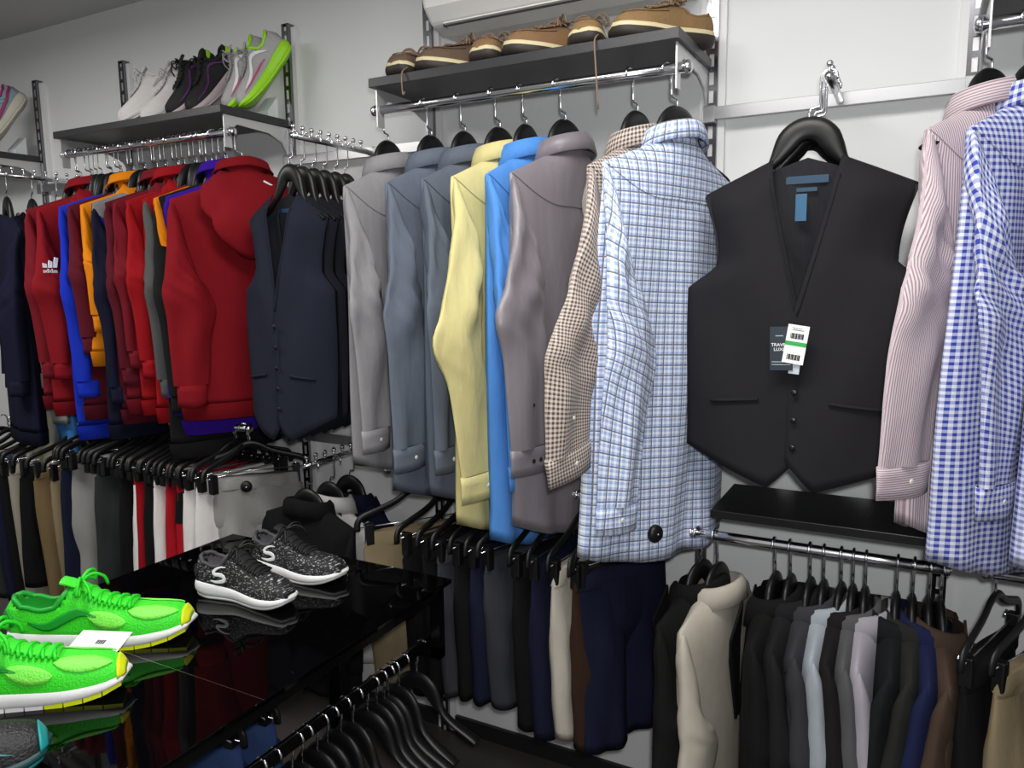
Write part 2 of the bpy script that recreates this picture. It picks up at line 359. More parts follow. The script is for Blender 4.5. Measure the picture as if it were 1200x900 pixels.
def sleeve_rings(rng, O, I, Yo, T, n=34, k=26, wr=.006):
    """sleeve from matching outer-edge and inner-edge points (x,z), y offsets and half thicknesses"""
    m_ = len(O); t_ = np.linspace(0, m_-1, n)
    O = catmull(np.array([(a, 0, b) for a, b in O]), n); I = catmull(np.array([(a, 0, b) for a, b in I]), n)
    Yo = np.interp(t_, range(m_), Yo); T = np.interp(t_, range(m_), T); th = np.linspace(0, 2*PI, k, endpoint=False); cs, sn = np.cos(th), np.sin(th)
    C = (O+I)/2; C[:, 1] = Yo; ln = np.concatenate([[0], np.cumsum(np.linalg.norm(np.diff(C, axis=0), axis=1))]); R, uv = [], []; ph = rng.uniform(0, 6, 6); s2 = np.sign(sn)*np.abs(sn)**1.2
    for i in range(n):
        h = (O[i]-I[i])/2; W = np.linalg.norm(h); q = i/(n-1); g = sm(q*4)
        lump = wr*g*(tri(cs*3.1+ph[0]+q*3)+.7*tri(cs*5.3+ph[1]-q*5)+.8*math.exp(-((q-.5)/.2)**2)*tri(q*46+cs*4+ph[2])+.5*tri(q*21-cs*3+ph[3]))
        edge = 1+.012*math.sin(q*17+ph[4])*g+.02*math.exp(-((q-.9)/.08)**2)
        R.append(C[i]+(cs*edge)[:, None]*h+np.stack([0*cs, s2*T[i]+lump*np.abs(sn)**.7, 0*cs], 1))
        uv.append(np.stack([cs*W*1.05+np.where(sn > 0, 0, .4), np.full(k, -ln[i])], 1))
    tg = np.gradient(C, axis=0); tg /= np.linalg.norm(tg, axis=1)[:, None]
    return np.array(R), np.array(uv), C, tg, O, I
def shirt_collar(parent, m, zn, off, h=.034, fall=.044, rx=.062, ry=.05, front=2.55, side=1, tilt=.02, name='collar'):
    prof = [(-.003, -.012), (0, .0), (.002, h*.8), (.006, h), (.012, h*.98), (.02, h*.55), (.027, h-fall), (.022, h-fall-.002)]
    rings, uv = [], []
    for a in np.linspace(-front, front, 41):
        bk = (1+math.cos(a))/2     # 1 at the back, 0 at the front
        ring, u_ = [], []
        for j, (r, z) in enumerate(prof):
            ext = 1+.7*(1-bk)**3*(1 if j >= 5 else 0); rr = r*(1+.2*(1-bk))
            x = (rx+rr)*math.sin(a); y = side*(ry+rr)*math.cos(a); zz = zn+(z if j < 5 else h-(h-z)*ext)+tilt*(bk-.5)-.25*abs(x)*.4
            ring.append((x+off, y, zz)); u_.append((z*1.0+j*.004, a*.07))
        rings.append(ring); uv.append(u_)
    return loft(name, rings, m, parent, closed=False, uv=uv)
def disc(name, c, r, th, m, parent, ax=1, sgn=1):
    """small round button/tag facing local +-y"""
    a = np.linspace(0, 2*PI, 14, endpoint=False); R = []
    for (rr, d) in ((r, 0), (r, th*.6), (r*.8, th), (r*.15, th*.85)):
        q = [np.zeros(14)]*3; u_, v_ = rr*np.cos(a), rr*np.sin(a)
        if ax == 1: R.append(np.stack([c[0]+u_, np.full(14, c[1]+sgn*d), c[2]+v_], 1))
        else: R.append(np.stack([np.full(14, c[0]+sgn*d), c[1]+u_, c[2]+v_], 1))
    return loft(name, R, m, parent, True, True, True)
def sec_tag(parent, c, r=.022, sgn=1):
    o = disc('security_tag', c, r, .014, BLACKP, parent, 1, sgn)
    disc('tag_pin', (c[0], c[1]+sgn*.013, c[2]), .003, .003, CHROME, o, 1, sgn); return o
class Opt(dict):
    __getattr__ = dict.get
SEED = [0]
def top(name, label, cat, group, loc, rz, m, kind='shirt', side=1, hanger='coat', hl=None, **kw):
    """a shirt, hoodie or jacket hanging from a hanger whose hook is at loc; local x runs along the shoulders, +x the side toward the room"""
    SEED[0] += 1; rng = np.random.default_rng(SEED[0]*7+3); k = Opt(kw); off = PROTO[hanger][1]
    if hl: place_hanger(hanger, loc, rz, hl, 'black hangers inside the clothes')
    sw = k.sw or .215; Lh = k.L or .98; zn = k.zn or -.150; slope = k.slope or .40; hw = k.hw or sw*1.0
    ry0 = k.ry0 or .045; ry1 = k.ry1 or .06; fold = k.fold if k.fold is not None else .024
    t = thing(name, label, cat, (loc[0], loc[1], loc[2]), rz, group)
    if k.swing: t.rotation_euler = (0, -k.swing, rz)
    R, uv = top_body(rng, sw, hw, zn, slope, Lh, ry0, ry1, fold, k.tail if k.tail is not None else .05, off, cinch=k.cinch or 0, nrx=k.nrx or .062)
    body = loft('body', R, m, t, uv=uv)
    ms = k.sleeve_mat or m; mc = k.cuff_mat or m
    for s in (1, -1):
        if k.no_sleeve: break
        eo, cx, cz, oy = k.eo or sw+.07, k.cx or .17, (k.cz or -1.06), (k.oy or .055)
        if s < 0: oy = oy*.3; cx = .14; eo = sw+.02
        zt = zn-slope*(sw-.037); w0 = k.w0 or .085; w1 = k.w1 or .062; tk = k.tk or .019; ze = zt+(cz-zt)*(k.ez or .46)
        cu = cz+.065; cO = np.array([cx+w1, cu]); cI = np.array([cx-w1, cu-.0])
        if k.ctilt and s > 0: cO[1] -= k.ctilt; cI[1] += k.ctilt
        eO = np.array([eo, ze]); eI = np.array([eo-2*w0*1.0, ze-.05])
        O = [(sw-.012, zt+.006), (sw+.012, zt-.035), (sw+.016+.3*(eo-sw)*.5, zt-.12), tuple(.45*np.array([sw+.03, zt-.16])+.55*eO), tuple(eO), (.40*eo+.60*cO[0], ze-.32*(ze-cu)), tuple(cO)]
        aI = np.array([sw-.055, zt-.20])
        I = [(sw-.045, zt-.17), tuple(aI+np.array([.0, -.01])), tuple(aI+np.array([-.01, -.05])), tuple(.5*aI+.5*eI), tuple(eI), (.40*eI[0]+.60*cI[0], eI[1]-.40*(eI[1]-cu)), tuple(cI)]
        Yo = [0, side*oy*.35, side*oy*.7, side*oy, side*oy*1.1, side*oy*1.1, side*oy*1.1]; T = [.016, .028, .026, tk*1.15, tk*1.1, tk, tk*.85]
        O = [(s*x+off, z) for x, z in O]; I = [(s*x+off, z) for x, z in I]
        SR, SU, C, tg, Oc, Ic = sleeve_rings(rng, O, I, Yo, T, wr=k.wr if k.wr is not None else .009)
        so = loft('sleeve', SR, ms, t, uv=SU)
        h_ = (Oc[-1]-Ic[-1])/2; w_ = h_/np.linalg.norm(h_); d = np.array([w_[2], 0, -w_[0]])*(1 if s > 0 else -1); d = d*np.sign(-d[2]); nn = np.array([0, 1., 0]); th = np.linspace(0, 2*PI, 26, endpoint=False)
        CR, CU = [], []; cw = np.linalg.norm(h_)*(k.cuff_w or 1.03); cl = k.cuff_l or .065; sn2 = np.sign(np.sin(th))*np.abs(np.sin(th))**1.2
        for (q, sc) in ((-.004, .95), (0, 1), (.33, 1.0), (.66, 1), (1, 1.0), (1.0, .95), (.4, .9)):
            CR.append(C[-1]+d*q*cl+np.cos(th)[:, None]*w_*cw*sc+sn2[:, None]*nn*tk*.95*sc+np.stack([0*th, .002*np.sin(th*3+q*3), 0*th], 1)); CU.append(np.stack([np.full(26, q*cl), np.cos(th)*cw], 1))
        loft('cuff', CR, mc, so, uv=CU)
        if kind == 'shirt' and s > 0:
            bp = C[-1]+d*cl*.5+nn*side*tk*.93
            bm = k.button or mat('button_pearl', (.85, .84, .80), .3)
            for bx in ((-.008, .018) if k.two_btn else (0,)): disc('cuff_button', tuple(bp+w_*bx), .0058, .0025, bm, so, 1, side)
            if k.placket: disc('cuff_button', tuple(C[-4]+nn*side*tk*1.05+w_*.012), .005, .0025, bm, so, 1, side)
    if kind in ('shirt',):
        shirt_collar(t, k.collar_mat or m, zn, off, side=side)
        # yoke panel on the back, a second layer of cloth
        Y = R[1:9].copy(); j0, j1 = (1, 30) if side > 0 else (31, 60)
        Y = Y[:, j0:j1]; Y = Y+np.array([0, side*.0025, .0015]); loft('yoke', Y, k.yoke_mat or m, t, closed=False, uv=np.stack([Y[..., 0]-off, Y[..., 2]], -1))
    elif kind == 'jacket':
        shirt_collar(t, k.collar_mat or m, zn-.004, off, h=.022, fall=.05, rx=.066, ry=.05, front=2.3, side=side)
        for s in (1, -1):   # lapels on the front side
            V = [(s*.06+off, -side*.058, zn-.01), (s*.105+off, -side*.072, zn-.10), (s*.085+off, -side*.078, zn-.17), (s*.012+off, -side*.08, zn-.36), (s*.0+off, -side*.078, zn-.34), (s*.035+off, -side*.07, zn-.12)]
            V2 = [(x, y-side*.006, z) for x, y, z in V]; n = 6
            build('lapel', V+V2, [(0, 1, 2, 3, 4, 5), (11, 10, 9, 8, 7, 6)]+[(i, (i+1) % 6, 6+(i+1) % 6, 6+i) for i in range(6)], m, t, smooth=False)
    elif kind == 'hoodie':
        hm = k.hood_mat or m; hz = k.hood or 1.0
        th = np.linspace(0, 2*PI, 28, endpoint=False); HR = []
        # hood lying down the back: sections sweep from the neck out and down to a soft point
        for q in np.linspace(0, 1, 13):
            rx = (.080+.052*math.sin(PI*q*.75))*(1-.62*q**4)*hz; rz = (.026+.030*math.sin(PI*q))*hz
            c0 = np.array([off, side*(.045+.062*math.sin(PI*q*.55)), zn+.035-.23*q**1.25*hz])
            lump = 1+.10*tri(th*3+q*7)+.08*tri(th*5-q*9)+.05*tri(th*8+q*15)
            HR.append(c0+np.stack([np.cos(th)*rx*lump, side*np.sin(th)*rz*lump*.9, -np.sin(th)*rz*.5-.03*np.abs(np.cos(th))**2*(1-q)], 1))
        loft('hood', HR, hm, t, True, True, True)
        shirt_collar(t, hm, zn+.01, off, h=.05, fall=.03, rx=.07, ry=.055, front=2.9, side=side, name='hood_rim')
    elif kind == 'crew':
        a = np.linspace(0, 2*PI, 40, endpoint=False); tube('neck_band', [(off+.068*math.cos(q), .052*math.sin(q), zn-.03*abs(math.cos(q))+.005) for q in np.linspace(0, 2*PI, 41)], .008, k.collar_mat or m, t, 8)
    if k.rib:   # ribbed hem band
        last = R[-3]; cen = last.mean(0); rr = []
        for (dz, sc) in ((.004, 1.03), (-.05, 1.0), (-.052, .93), (-.02, .85)):
            q = cen+(last-cen)*np.array([sc, sc, 1]); q[:, 2] = last[:, 2]+dz; rr.append(q)
        loft('hem_band', rr, k.rib, t)
    return t, body, R, off
def vest(name, label, group, loc, rz, m, hl, lining, full=True, sc=1.0, back=None, buttons=5):
    """waistcoat on a hanger, front toward local -y"""
    off = PROTO['coat'][1]
    if hl: place_hanger('coat', loc, rz, hl, 'black hangers inside the clothes', min(1, sc*1.05))
    t = thing(name, label, 'vest', loc, rz, group); n, kk = 34, 14
    zt = np.linspace(0, 1, n)
    def outline(q, s):
        """inner and outer edge, z at inner and outer for a row q (0 shoulder -> 1 hem)"""
        z_in = -.168-.69*q; z_out = -.236-.60*q
        # outer: shoulder, armhole scoop, side seam
        if q < .36: xo = .225-.032*math.sin(PI*min(1, q/.36)*.72)
        else: xo = .262-.012*(q-.36)
        if .28 <= q < .36: xo = np.interp(q, [.28, .36], [.225-.032*math.sin(PI*.28/.36*.72), .262])
        xi = max(-.012, .072-.084*(q/.53)**1.15) if q < .53 else -.012
        return xi, xo, z_in, z_out
    def ypan(q, f, s):
        y = -.05-.035*math.sin(PI*min(1, q*1.3)*.5)*(1-f**2.5)+.045*f**3*(1-.3*q)+.004*math.sin(q*9+f*7+s)+(-.004 if s > 0 else 0)
        return y*(.25+.75*q/.08) if q < .08 else y
    for s in (-1, 1):
        V, uvv = [], []
        for q in zt:
            xi, xo, zi, zo = outline(q, s)
            for j in range(kk):
                f = j/(kk-1); x = xi+(xo-xi)*f; z = zi+(zo-zi)*f
                if q > .7: z -= (q-.7)/.3*np.interp(f, [0, .22, .25, 1], [-.015, .055, .055, .0])
                y = ypan(q, f, s)
                V.append((s*x*sc+off, y, z)); uvv.append((x, z))
        V = np.array(V).reshape(n, kk, 3); Vb = V+np.array([0, .007, 0]);
        F = grid_faces(n, kk, False); F2 = [tuple(i+n*kk for i in f[::-1]) for f in F]; A = V.reshape(-1, 3)
        edge = [i*kk for i in range(n)]+[(n-1)*kk+j for j in range(1, kk)]+[i*kk+kk-1 for i in range(n-2, -1, -1)]+[j for j in range(kk-2, 0, -1)]
        E_ = [(edge[i], edge[(i+1) % len(edge)], edge[(i+1) % len(edge)]+n*kk, edge[i]+n*kk) for i in range(len(edge))]
        fp = build('front_panel', np.vstack([A, Vb.reshape(-1, 3)]), F+F2+E_, m, t)
        if full:
            P = [(s*(.075+.028*i)*sc+off, ypan(.79, (.075+.028*i)/.26, s)-.003, -.705-.003*i) for i in range(5)]
            tube('pocket_welt', P, .0042, m, fp, 6)
            P = [(s*(.085+.02*i)*sc+off, -.094+.004*i, -.50+.004*i) for i in range(4)]; pass
            sh = [(s*(max(.072-.084*(q/.53)**1.15, -.008)+.008)*sc+off, ypan(q, .03, s)-.001, -.17-.69*q) for q in np.linspace(.06, .5, 14)]
            tube('neckline_edge', sh, .0022, m, fp, 6)
    V = []
    for q in zt:
        xi, xo, zi, zo = outline(q, 1)
        for j in range(21):
            f = -1+2*j/20; af = abs(f); x = f*xo; z = -.166-.075*af-.60*q-.0*af; V.append((x*sc+off, .012+.04*math.sin(PI*min(1, q*1.2)*.5)*(1-af**2)-.012*af**3+.003*math.sin(f*9+q*5)-.0, z))
    A = np.array(V).reshape(n, 21, 3); Bk = A+np.array([0, -.006, 0]); F = grid_faces(n, 21, False); F2 = [tuple(i+n*21 for i in f[::-1]) for f in F]
    build('back_panel', np.vstack([A.reshape(-1, 3), Bk.reshape(-1, 3)]), F+F2, lining, t)
    if full or buttons:
        for i in range(buttons): disc('button', (.004+off, -.095, -.56-.062*i), .0065, .003, mat('button_black', (.05, .05, .055), .3), t, 1, -1)
    return t, off
def pants(name, label, cat, group, loc, rz, m, L=.55, shorts=False, side=1, hl=None, sw=.165, leg_mat=None, band_mat=None, th=1.0, panel=None, fold=None):
    SEED[0] += 1; rng = np.random.default_rng(SEED[0]*5+1); off = PROTO['clip'][1]
    if hl: place_hanger('clip', loc, rz, hl, 'black clip hangers')
    t = thing(name, label, cat, loc, rz, group); z0 = -.168; k = 44; a = np.linspace(0, 2*PI, k, endpoint=False); c, s = np.cos(a), np.sin(a)
    ph = rng.uniform(0, 6)
    R = []
    for (dz, rx, ry) in ((.0, .93, .018), (-.002, .97, .022), (-.04, 1.0, .024)): R.append(np.stack([c*sw*rx+off, s*ry*th+(.004 if not fold else .008)*np.sin(a*(4 if not fold else 11)+ph), np.full(k, z0+dz)], 1))
    loft('waistband', R, band_mat or m, t, cap0=True)
    R = []; split = .20; fa = fold or (.007 if not shorts else .010)
    for q in np.linspace(0, 1, 9):
        R.append(np.stack([c*sw*(1+.10*q*(1 if shorts else .6))*(1-.12*sm((q-.5)/.5))+off, s*(.022+.022*q)*(1-.75*sm((q-.55)/.45))*th+fa*(1-sm((q-.5)/.5))*tri(c*6+ph+q*1.5)*np.abs(s)*(.5+q), np.full(k, z0-.036-split*q)], 1))
    loft('seat', R, m, t)
    for sd in (1, -1):
        R = []; n = 18; lw = sw*(.60 if shorts else .54); ph2 = rng.uniform(0, 6); rx1 = lw*(1.15 if shorts else .86)
        for i, q in enumerate(np.linspace(0, 1, n)):
            rx = (lw+(rx1-lw)*q)*(.93+.07*sm(q*4)); x0 = sd*(sw*1.07-lw*.98)-sd*.018*q*(0 if shorts else 1)+off
            lump = .9*fa*(tri(c*4+ph2+q*3)+.5*tri(c*7-q*4+ph2*2)+.4*tri(q*17+c*3+ph2))
            R.append(np.stack([x0+c*rx*(1+.015*math.sin(q*8+ph2)), s*(.018+.024*sm(q*2.6))*th*(1-.12*q)+lump*np.abs(s)**.7*sm(q*3)+sd*.005, np.full(k, z0-.045-(L-.045)*q)+.006*np.sin(a*2+ph2)*q], 1))
        l = R[-1]; cen = l.mean(0); R.append(cen+(l-cen)*np.array([.85, .7, 1])+np.array([0, 0, .012]))
        lo_ = loft('leg', R, leg_mat or m, t, cap1=True)
        if panel and sd > 0:
            pm, r0, r1, c0, c1 = panel; A = np.array(R)[r0:r1]; A = A[:, [j % k for j in range(c0, c1)]]; cc = A.mean((0, 1)); A = A+np.array([.0025, 0, 0])+np.sign(A-cc)*np.array([0, .0025, 0]); loft('side_panel', A, pm, lo_, closed=False)
    return t, off
def yawz(a): return a-PI/2
# ================================================================== DRESS SHIRTS ON THE UPPER RAIL
GS = 'long sleeved dress shirts on the upper rail'
M_lg = fabric('cloth_light_grey', '8a888b'); M_sl = fabric('cloth_slate', '5f6673'); M_sl2 = fabric('cloth_slate_dark', '5a616d')
M_ye = fabric('cloth_yellow', 'c8be86'); M_bl = fabric('cloth_sky_blue', '4f86cc'); M_gm = mat('satin_grey_mauve', (.46, .435, .46), .42, spec=.5, bump=.5, bscale=17, aniso=(1, 1, .35), sheen=.1)
M_br = pattern('cloth_brown_check', 'c4b9b0', 'gingham', ('4a3a36', .0085)); M_pl = pattern('cloth_blue_plaid', 'dfe3ea', 'plaid', ('8fa5d2', '35283a'))
M_pk = pattern('cloth_pink_stripe', 'c4babf', 'stripe', ('947b84', .0046)); M_gi = pattern('cloth_blue_gingham', 'cdd1e0', 'gingham', ('2c3c96', .0125))
DB = mat('button_dark', (.13, .11, .12), .3)
shirts = [
 (2.107, 0.02, M_lg, 'light grey long sleeved shirt next to the navy vests', 'the light grey shirt', dict(L=.90, cz=-.97, eo=.285, cx=.19)),
 (2.259, -.03, M_sl, 'slate blue shirt between the light grey shirt and its slate twin', 'the slate blue shirt by the light grey one', dict(L=.96, cz=-1.0, eo=.31, cx=.22, w1=.072)),
 (2.372, -.02, M_sl2, 'slate blue shirt beside the yellow shirt with white label in collar', 'the slate blue shirt by the yellow one', dict(L=.96, cz=-.995, eo=.29, cx=.21, w1=.06)),
 (2.480, -.12, M_ye, 'pale yellow long sleeved shirt with wide cuff', 'the pale yellow shirt', dict(L=1.03, cz=-1.055, eo=.375, cx=.19, oy=.06, w0=.095, w1=.09, cuff_l=.07, ez=.5)),
 (2.565, -.02, M_bl, 'bright sky blue shirt between the yellow and the satin grey shirt', 'the sky blue shirt', dict(L=1.06, cz=-1.03, eo=.27, cx=.16)),
 (2.671, -.24, M_gm, 'satin grey mauve shirt with dark cuff buttons', 'the satin grey shirt', dict(L=1.01, cz=-.965, eo=.35, cx=.22, oy=.06, w0=.09, w1=.08, ez=.48, two_btn=True, placket=True, button=DB, sw=.222)),
 (2.867, -.22, M_br, 'brown and cream fine check shirt', 'the brown check shirt', dict(L=.98, cz=-.935, eo=.42, cx=.34, oy=.035, w0=.095, w1=.085, placket=True, ez=.58, ctilt=.015)),
 (2.960, -.44, M_pl, 'blue white and brown plaid shirt at the end of the upper rail', 'the blue plaid shirt', dict(L=1.025, cz=-1.085, eo=.258, cx=.205, oy=.06, w0=.08, w1=.065, sw=.235, hw=.262, tail=.03, swing=.05)),
]
SH = []
for x, a, m, lb, hn, kw in shirts:
    t, b, R, off = top('dress_shirt', lb, 'shirt', GS, (x, YR, ZR), yawz(a), m, 'shirt', 1, 'coat', 'black hanger with jogged chrome hook inside '+hn, zn=-.160, **kw); SH.append((t, off))
boxes('neck_label', [(-.02+SH[2][1], .02+SH[2][1], .04, .046, -.165, -.135)], PAPER, SH[2][0])
sec_tag(SH[3][0], (-.06, .075, -1.06)); sec_tag(SH[6][0], (.06, .075, -1.07)); sec_tag(SH[7][0], (.06, .085, -1.10))
GR = 'shirts on the rail beside the black vest'
for x, a, m, lb, hn, kw in [
 (3.600, -.62, M_pk, 'pink striped shirt hanging beside the big black vest', 'the pink striped shirt', dict(L=.9, cz=-.925, eo=.285, cx=.24, oy=.03, w0=.085, w1=.075, sw=.19)),
 (3.672, -.55, M_gi, 'blue and white gingham shirt beside the pink striped shirt', 'the gingham shirt by the pink one', dict(L=.955, cz=-.96, eo=.255, cx=.15, oy=.06, sw=.21, hw=.25)),
 (3.80, -.50, M_gi, 'blue and white gingham shirt second from the pink striped shirt', 'the second gingham shirt', dict(L=.95, cz=-.95, sw=.21, eo=.25))]:
    top('dress_shirt', lb, 'shirt', GR, (x, YR, ZR), yawz(a), m, 'shirt', 1, 'coat', 'black hanger inside '+hn, **kw)
# ================================================================== VESTS
M_vb = fabric('vest_black', '222124', wr=.12); M_vl = fabric('vest_lining', '201f24', rough=.5); M_vn = fabric('vest_navy', '20232f', wr=.12); M_vk = fabric('vest_charcoal', '1c1d24', wr=.12); M_tp = fabric('vest_taupe', '75706a')
TEAL = mat('label_teal', (.09, .23, .33), .6)
t, off = vest('suit_vest', 'big black suit vest with white price tag on a crossbar', 'suit vests on display arms', (3.32, -.285, ZB), 0, M_vb, 'black hanger inside the big black vest', M_vl, True, 1.0)
lo = boxes('size_label', [(off-.045, off+.045, .006, .012, -.222, -.205)], TEAL, t); boxes('size_label', [(off-.022, off+.022, .006, .012, -.240, -.231)], TEAL, t)
boxes('care_label', [(off-.022, off+.002, .000, .006, -.305, -.245)], mat('care_blue', (.16, .36, .50), .6), t)
rx90 = Matrix.Rotation(PI/2, 4, 'X')
def tg_at(x, y, z, rot): return Matrix.Translation((x, y, z)) @ Matrix.Rotation(rot, 4, 'Y') @ rx90
pt = boxes('price_tag', [(-.022, .022, -.0008, .0008, -.042, .042)], PAPER, t); pt.matrix_local = Matrix.Translation((off+.006, -.116, -.575)) @ Matrix.Rotation(.14, 4, 'Y')
boxes('green_band', [(-.022, .022, -.0016, -.0009, -.003, .006)], mat('tag_green', (.10, .62, .25), .5), pt)
for (z0, z1, sc) in ((.012, .024, 1), (-.034, -.022, 1)):
    boxes('barcode', [(-.014+i*.0022, -.0135+i*.0022+.0006*(1+i % 3), -.0016, -.0009, z0, z1) for i in range(13)], INK, pt)
boxes('tag_print', [(-.012, .012, -.0014, -.0009, .030, .032), (-.008, .008, -.0014, -.0009, .034, .0355)], mat('ink_grey', (.5, .5, .5), .6), pt)
bt = boxes('brand_tag', [(-.024, .024, -.0008, .0008, -.048, .048)], mat('tag_navy', (.07, .13, .18), .5), t); bt.matrix_local = Matrix.Translation((off-.024, -.112, -.585)) @ Matrix.Rotation(-.03, 4, 'Y')
boxes('tag_print', [(-.012, .004, -.0014, -.0009, .027, .029), (-.02, .02, -.0014, -.0009, -.030, -.0285), (-.02, .02, -.0014, -.0009, -.036, -.0345)], mat('ink_pale', (.6, .66, .68), .6), bt)
for (s_, z) in (('TRAVEL', .008), ('LUXE', -.002)):
    text_mesh('tag_print', s_, .010 if z in (.008, -.002) else .006, PAPER, bt, Matrix.Translation((-.004, -.001, z)) @ rx90, .0003)
sz = boxes('size_sticker', [(-.011, .011, -.0008, .0008, -.012, .012)], mat('sticker_grey', (.72, .76, .80), .4), t); sz.matrix_local = Matrix.Translation((off+.004, -.109, -.628)) @ Matrix.Rotation(.1, 4, 'Y')
tube('tag_string', [(off+.0, -.104, -.525), (off-.006, -.114, -.532), (off+.002, -.117, -.54)], .001, INK, t, 5)
vest('suit_vest', 'taupe vest peeping out behind the big black vest', 'suit vests on display arms', (3.305, -.135, ZB), .0, M_tp, 'black hanger inside the taupe vest', M_tp, False, 1.0, buttons=0)
for y in (-.235, -.19): place_hanger('coat', (3.32, y, ZB), .03, 'bare black hanger between the black and the taupe vest', 'bare hangers on the black vest arm', .9)
GV = 'navy and black vests on the arm beside the red hoodie'
rr = math.radians(6)
t, off = vest('suit_vest', 'dark navy vest hanging in front on its arm beside the red hoodie', GV, (1.86, -.385, ZB), rr, M_vn, 'black hanger inside the foremost navy vest', M_vl, True, .64)
boxes('size_label', [(off-.03, off+.03, .006, .012, -.22, -.208)], TEAL, t)
for i, y in enumerate((-.335, -.285, -.235, -.185, -.135)):
    nm = ('second', 'third', 'fourth', 'fifth', 'sixth')[i]
    vest('suit_vest', f'black vest, {nm} from the front on the navy vest arm', GV, (1.86, y, ZB), rr+.02*((i*7) % 3-1), M_vk, f'black hanger inside the {nm} vest on the navy vest arm', M_vl, False, .64, buttons=0)
# ================================================================== SPORTS JACKETS
GJ = 'hoodies and track jackets on the upper rail'
RED = fabric('fleece_red', '7a131c', wr=.12); RED2 = fabric('fleece_bright_red', '8e1219', wr=.12); DRED = fabric('fleece_dark_red', '6a1520', wr=.12); MAR = fabric('fleece_maroon', '521420', wr=.12); ORG = fabric('fleece_orange', 'd07a12', wr=.12)
BLU = fabric('fleece_blue', '182eaa', wr=.12); DBL = fabric('fleece_deep_blue', '1c1c60', wr=.12); NAV = fabric('fleece_navy', '15162a', wr=.12); CHA = fabric('fleece_charcoal', '505050', heather=.35); BLK = fabric('fleece_black', '1a1a1b', wr=.12); PUR = fabric('fleece_purple', '35158c', wr=.12); GRY = fabric('fleece_grey', '7c7c80', heather=.2)
base = dict(slope=.38, ry0=.05, ry1=.055, tail=.0, fold=.010, w0=.075, w1=.05, tk=.035, cuff_w=.85, cuff_l=.06, cx=.19, eo=.265, oy=.045)
jl = [
 (.630, -.10, DRED, 'crew', 'dark red top at the far end of the sports rail', 'the dark red top', dict(L=0.76, cz=-0.84)),
 (.690, -.05, RED, 'hoodie', 'red track jacket with white triangle logo on its sleeve', 'the red logo jacket', dict(L=0.78, cz=-0.84, w0=.085, eo=.285, oy=.05)),
 (.820, -.02, BLU, 'crew', 'royal blue track jacket beside the red logo jacket', 'the royal blue jacket', dict(L=0.86, cz=-0.90, w0=.06)),
 (.868, 0, MAR, 'crew', 'maroon sweatshirt beside the royal blue jacket', 'the maroon sweatshirt', dict(L=0.78, cz=-0.74)),
 (.940, 0, ORG, 'hoodie', 'orange hoodie between the maroon and navy tops', 'the orange hoodie', dict(L=0.58, cz=-0.66, w0=.06, hood=1.0, eo=.25)),
 (1.005, 0, NAV, 'crew', 'navy top with grey and blue shoulder beside the orange hoodie', 'the navy grey shouldered top', dict(L=0.84, cz=-0.91, yoke=GRY)),
 (1.075, 0, MAR, 'crew', 'maroon track top beside the grey shouldered navy top', 'the maroon track top', dict(L=0.78, cz=-0.84, w0=.06)),
 (1.120, 0, DRED, 'hoodie', 'dark red hoodie beside the bright red hoodie', 'the dark red hoodie', dict(L=0.74, cz=-0.78, w0=.065)),
 (1.185, 0, RED2, 'hoodie', 'bright red hoodie in the middle of the sports rail', 'the bright red hoodie', dict(L=0.74, cz=-0.81, w0=.072)),
 (1.270, 0, RED2, 'crew', 'red raglan top with charcoal heather sleeves', 'the charcoal sleeved top', dict(L=0.76, cz=-0.87, sleeve_mat=CHA, cuff_mat=CHA, w0=.07)),
 (1.325, 0, ORG, 'crew', 'orange and black jacket beside the charcoal sleeved top', 'the orange and black jacket', dict(L=0.52, cz=-0.54, w0=.05, eo=.22, cx=.17)),
 (1.35, -.15, BLK, 'crew', 'black sweatshirt between the orange jacket and the purple one', 'the black sweatshirt', dict(L=0.88, cz=-0.92, w0=.075)),
 (1.41, -.40, PUR, 'hoodie', 'purple hoodie mostly hidden behind the front red hoodie', 'the purple hoodie', dict(oy=.015, sw=.2, eo=.235, ry0=.035, ry1=.04, L=0.80, cz=-0.93, hood=.8)),
 (1.488, -.46, RED, 'hoodie', 'red hoodie with its hood toward the room at the rail end', 'the front red hoodie', dict(L=0.74, cz=-0.88, w0=.08, w1=.055, oy=.055, sw=.235, hood=1.25, cx=.22, eo=.29, cuff_l=.07)),
]
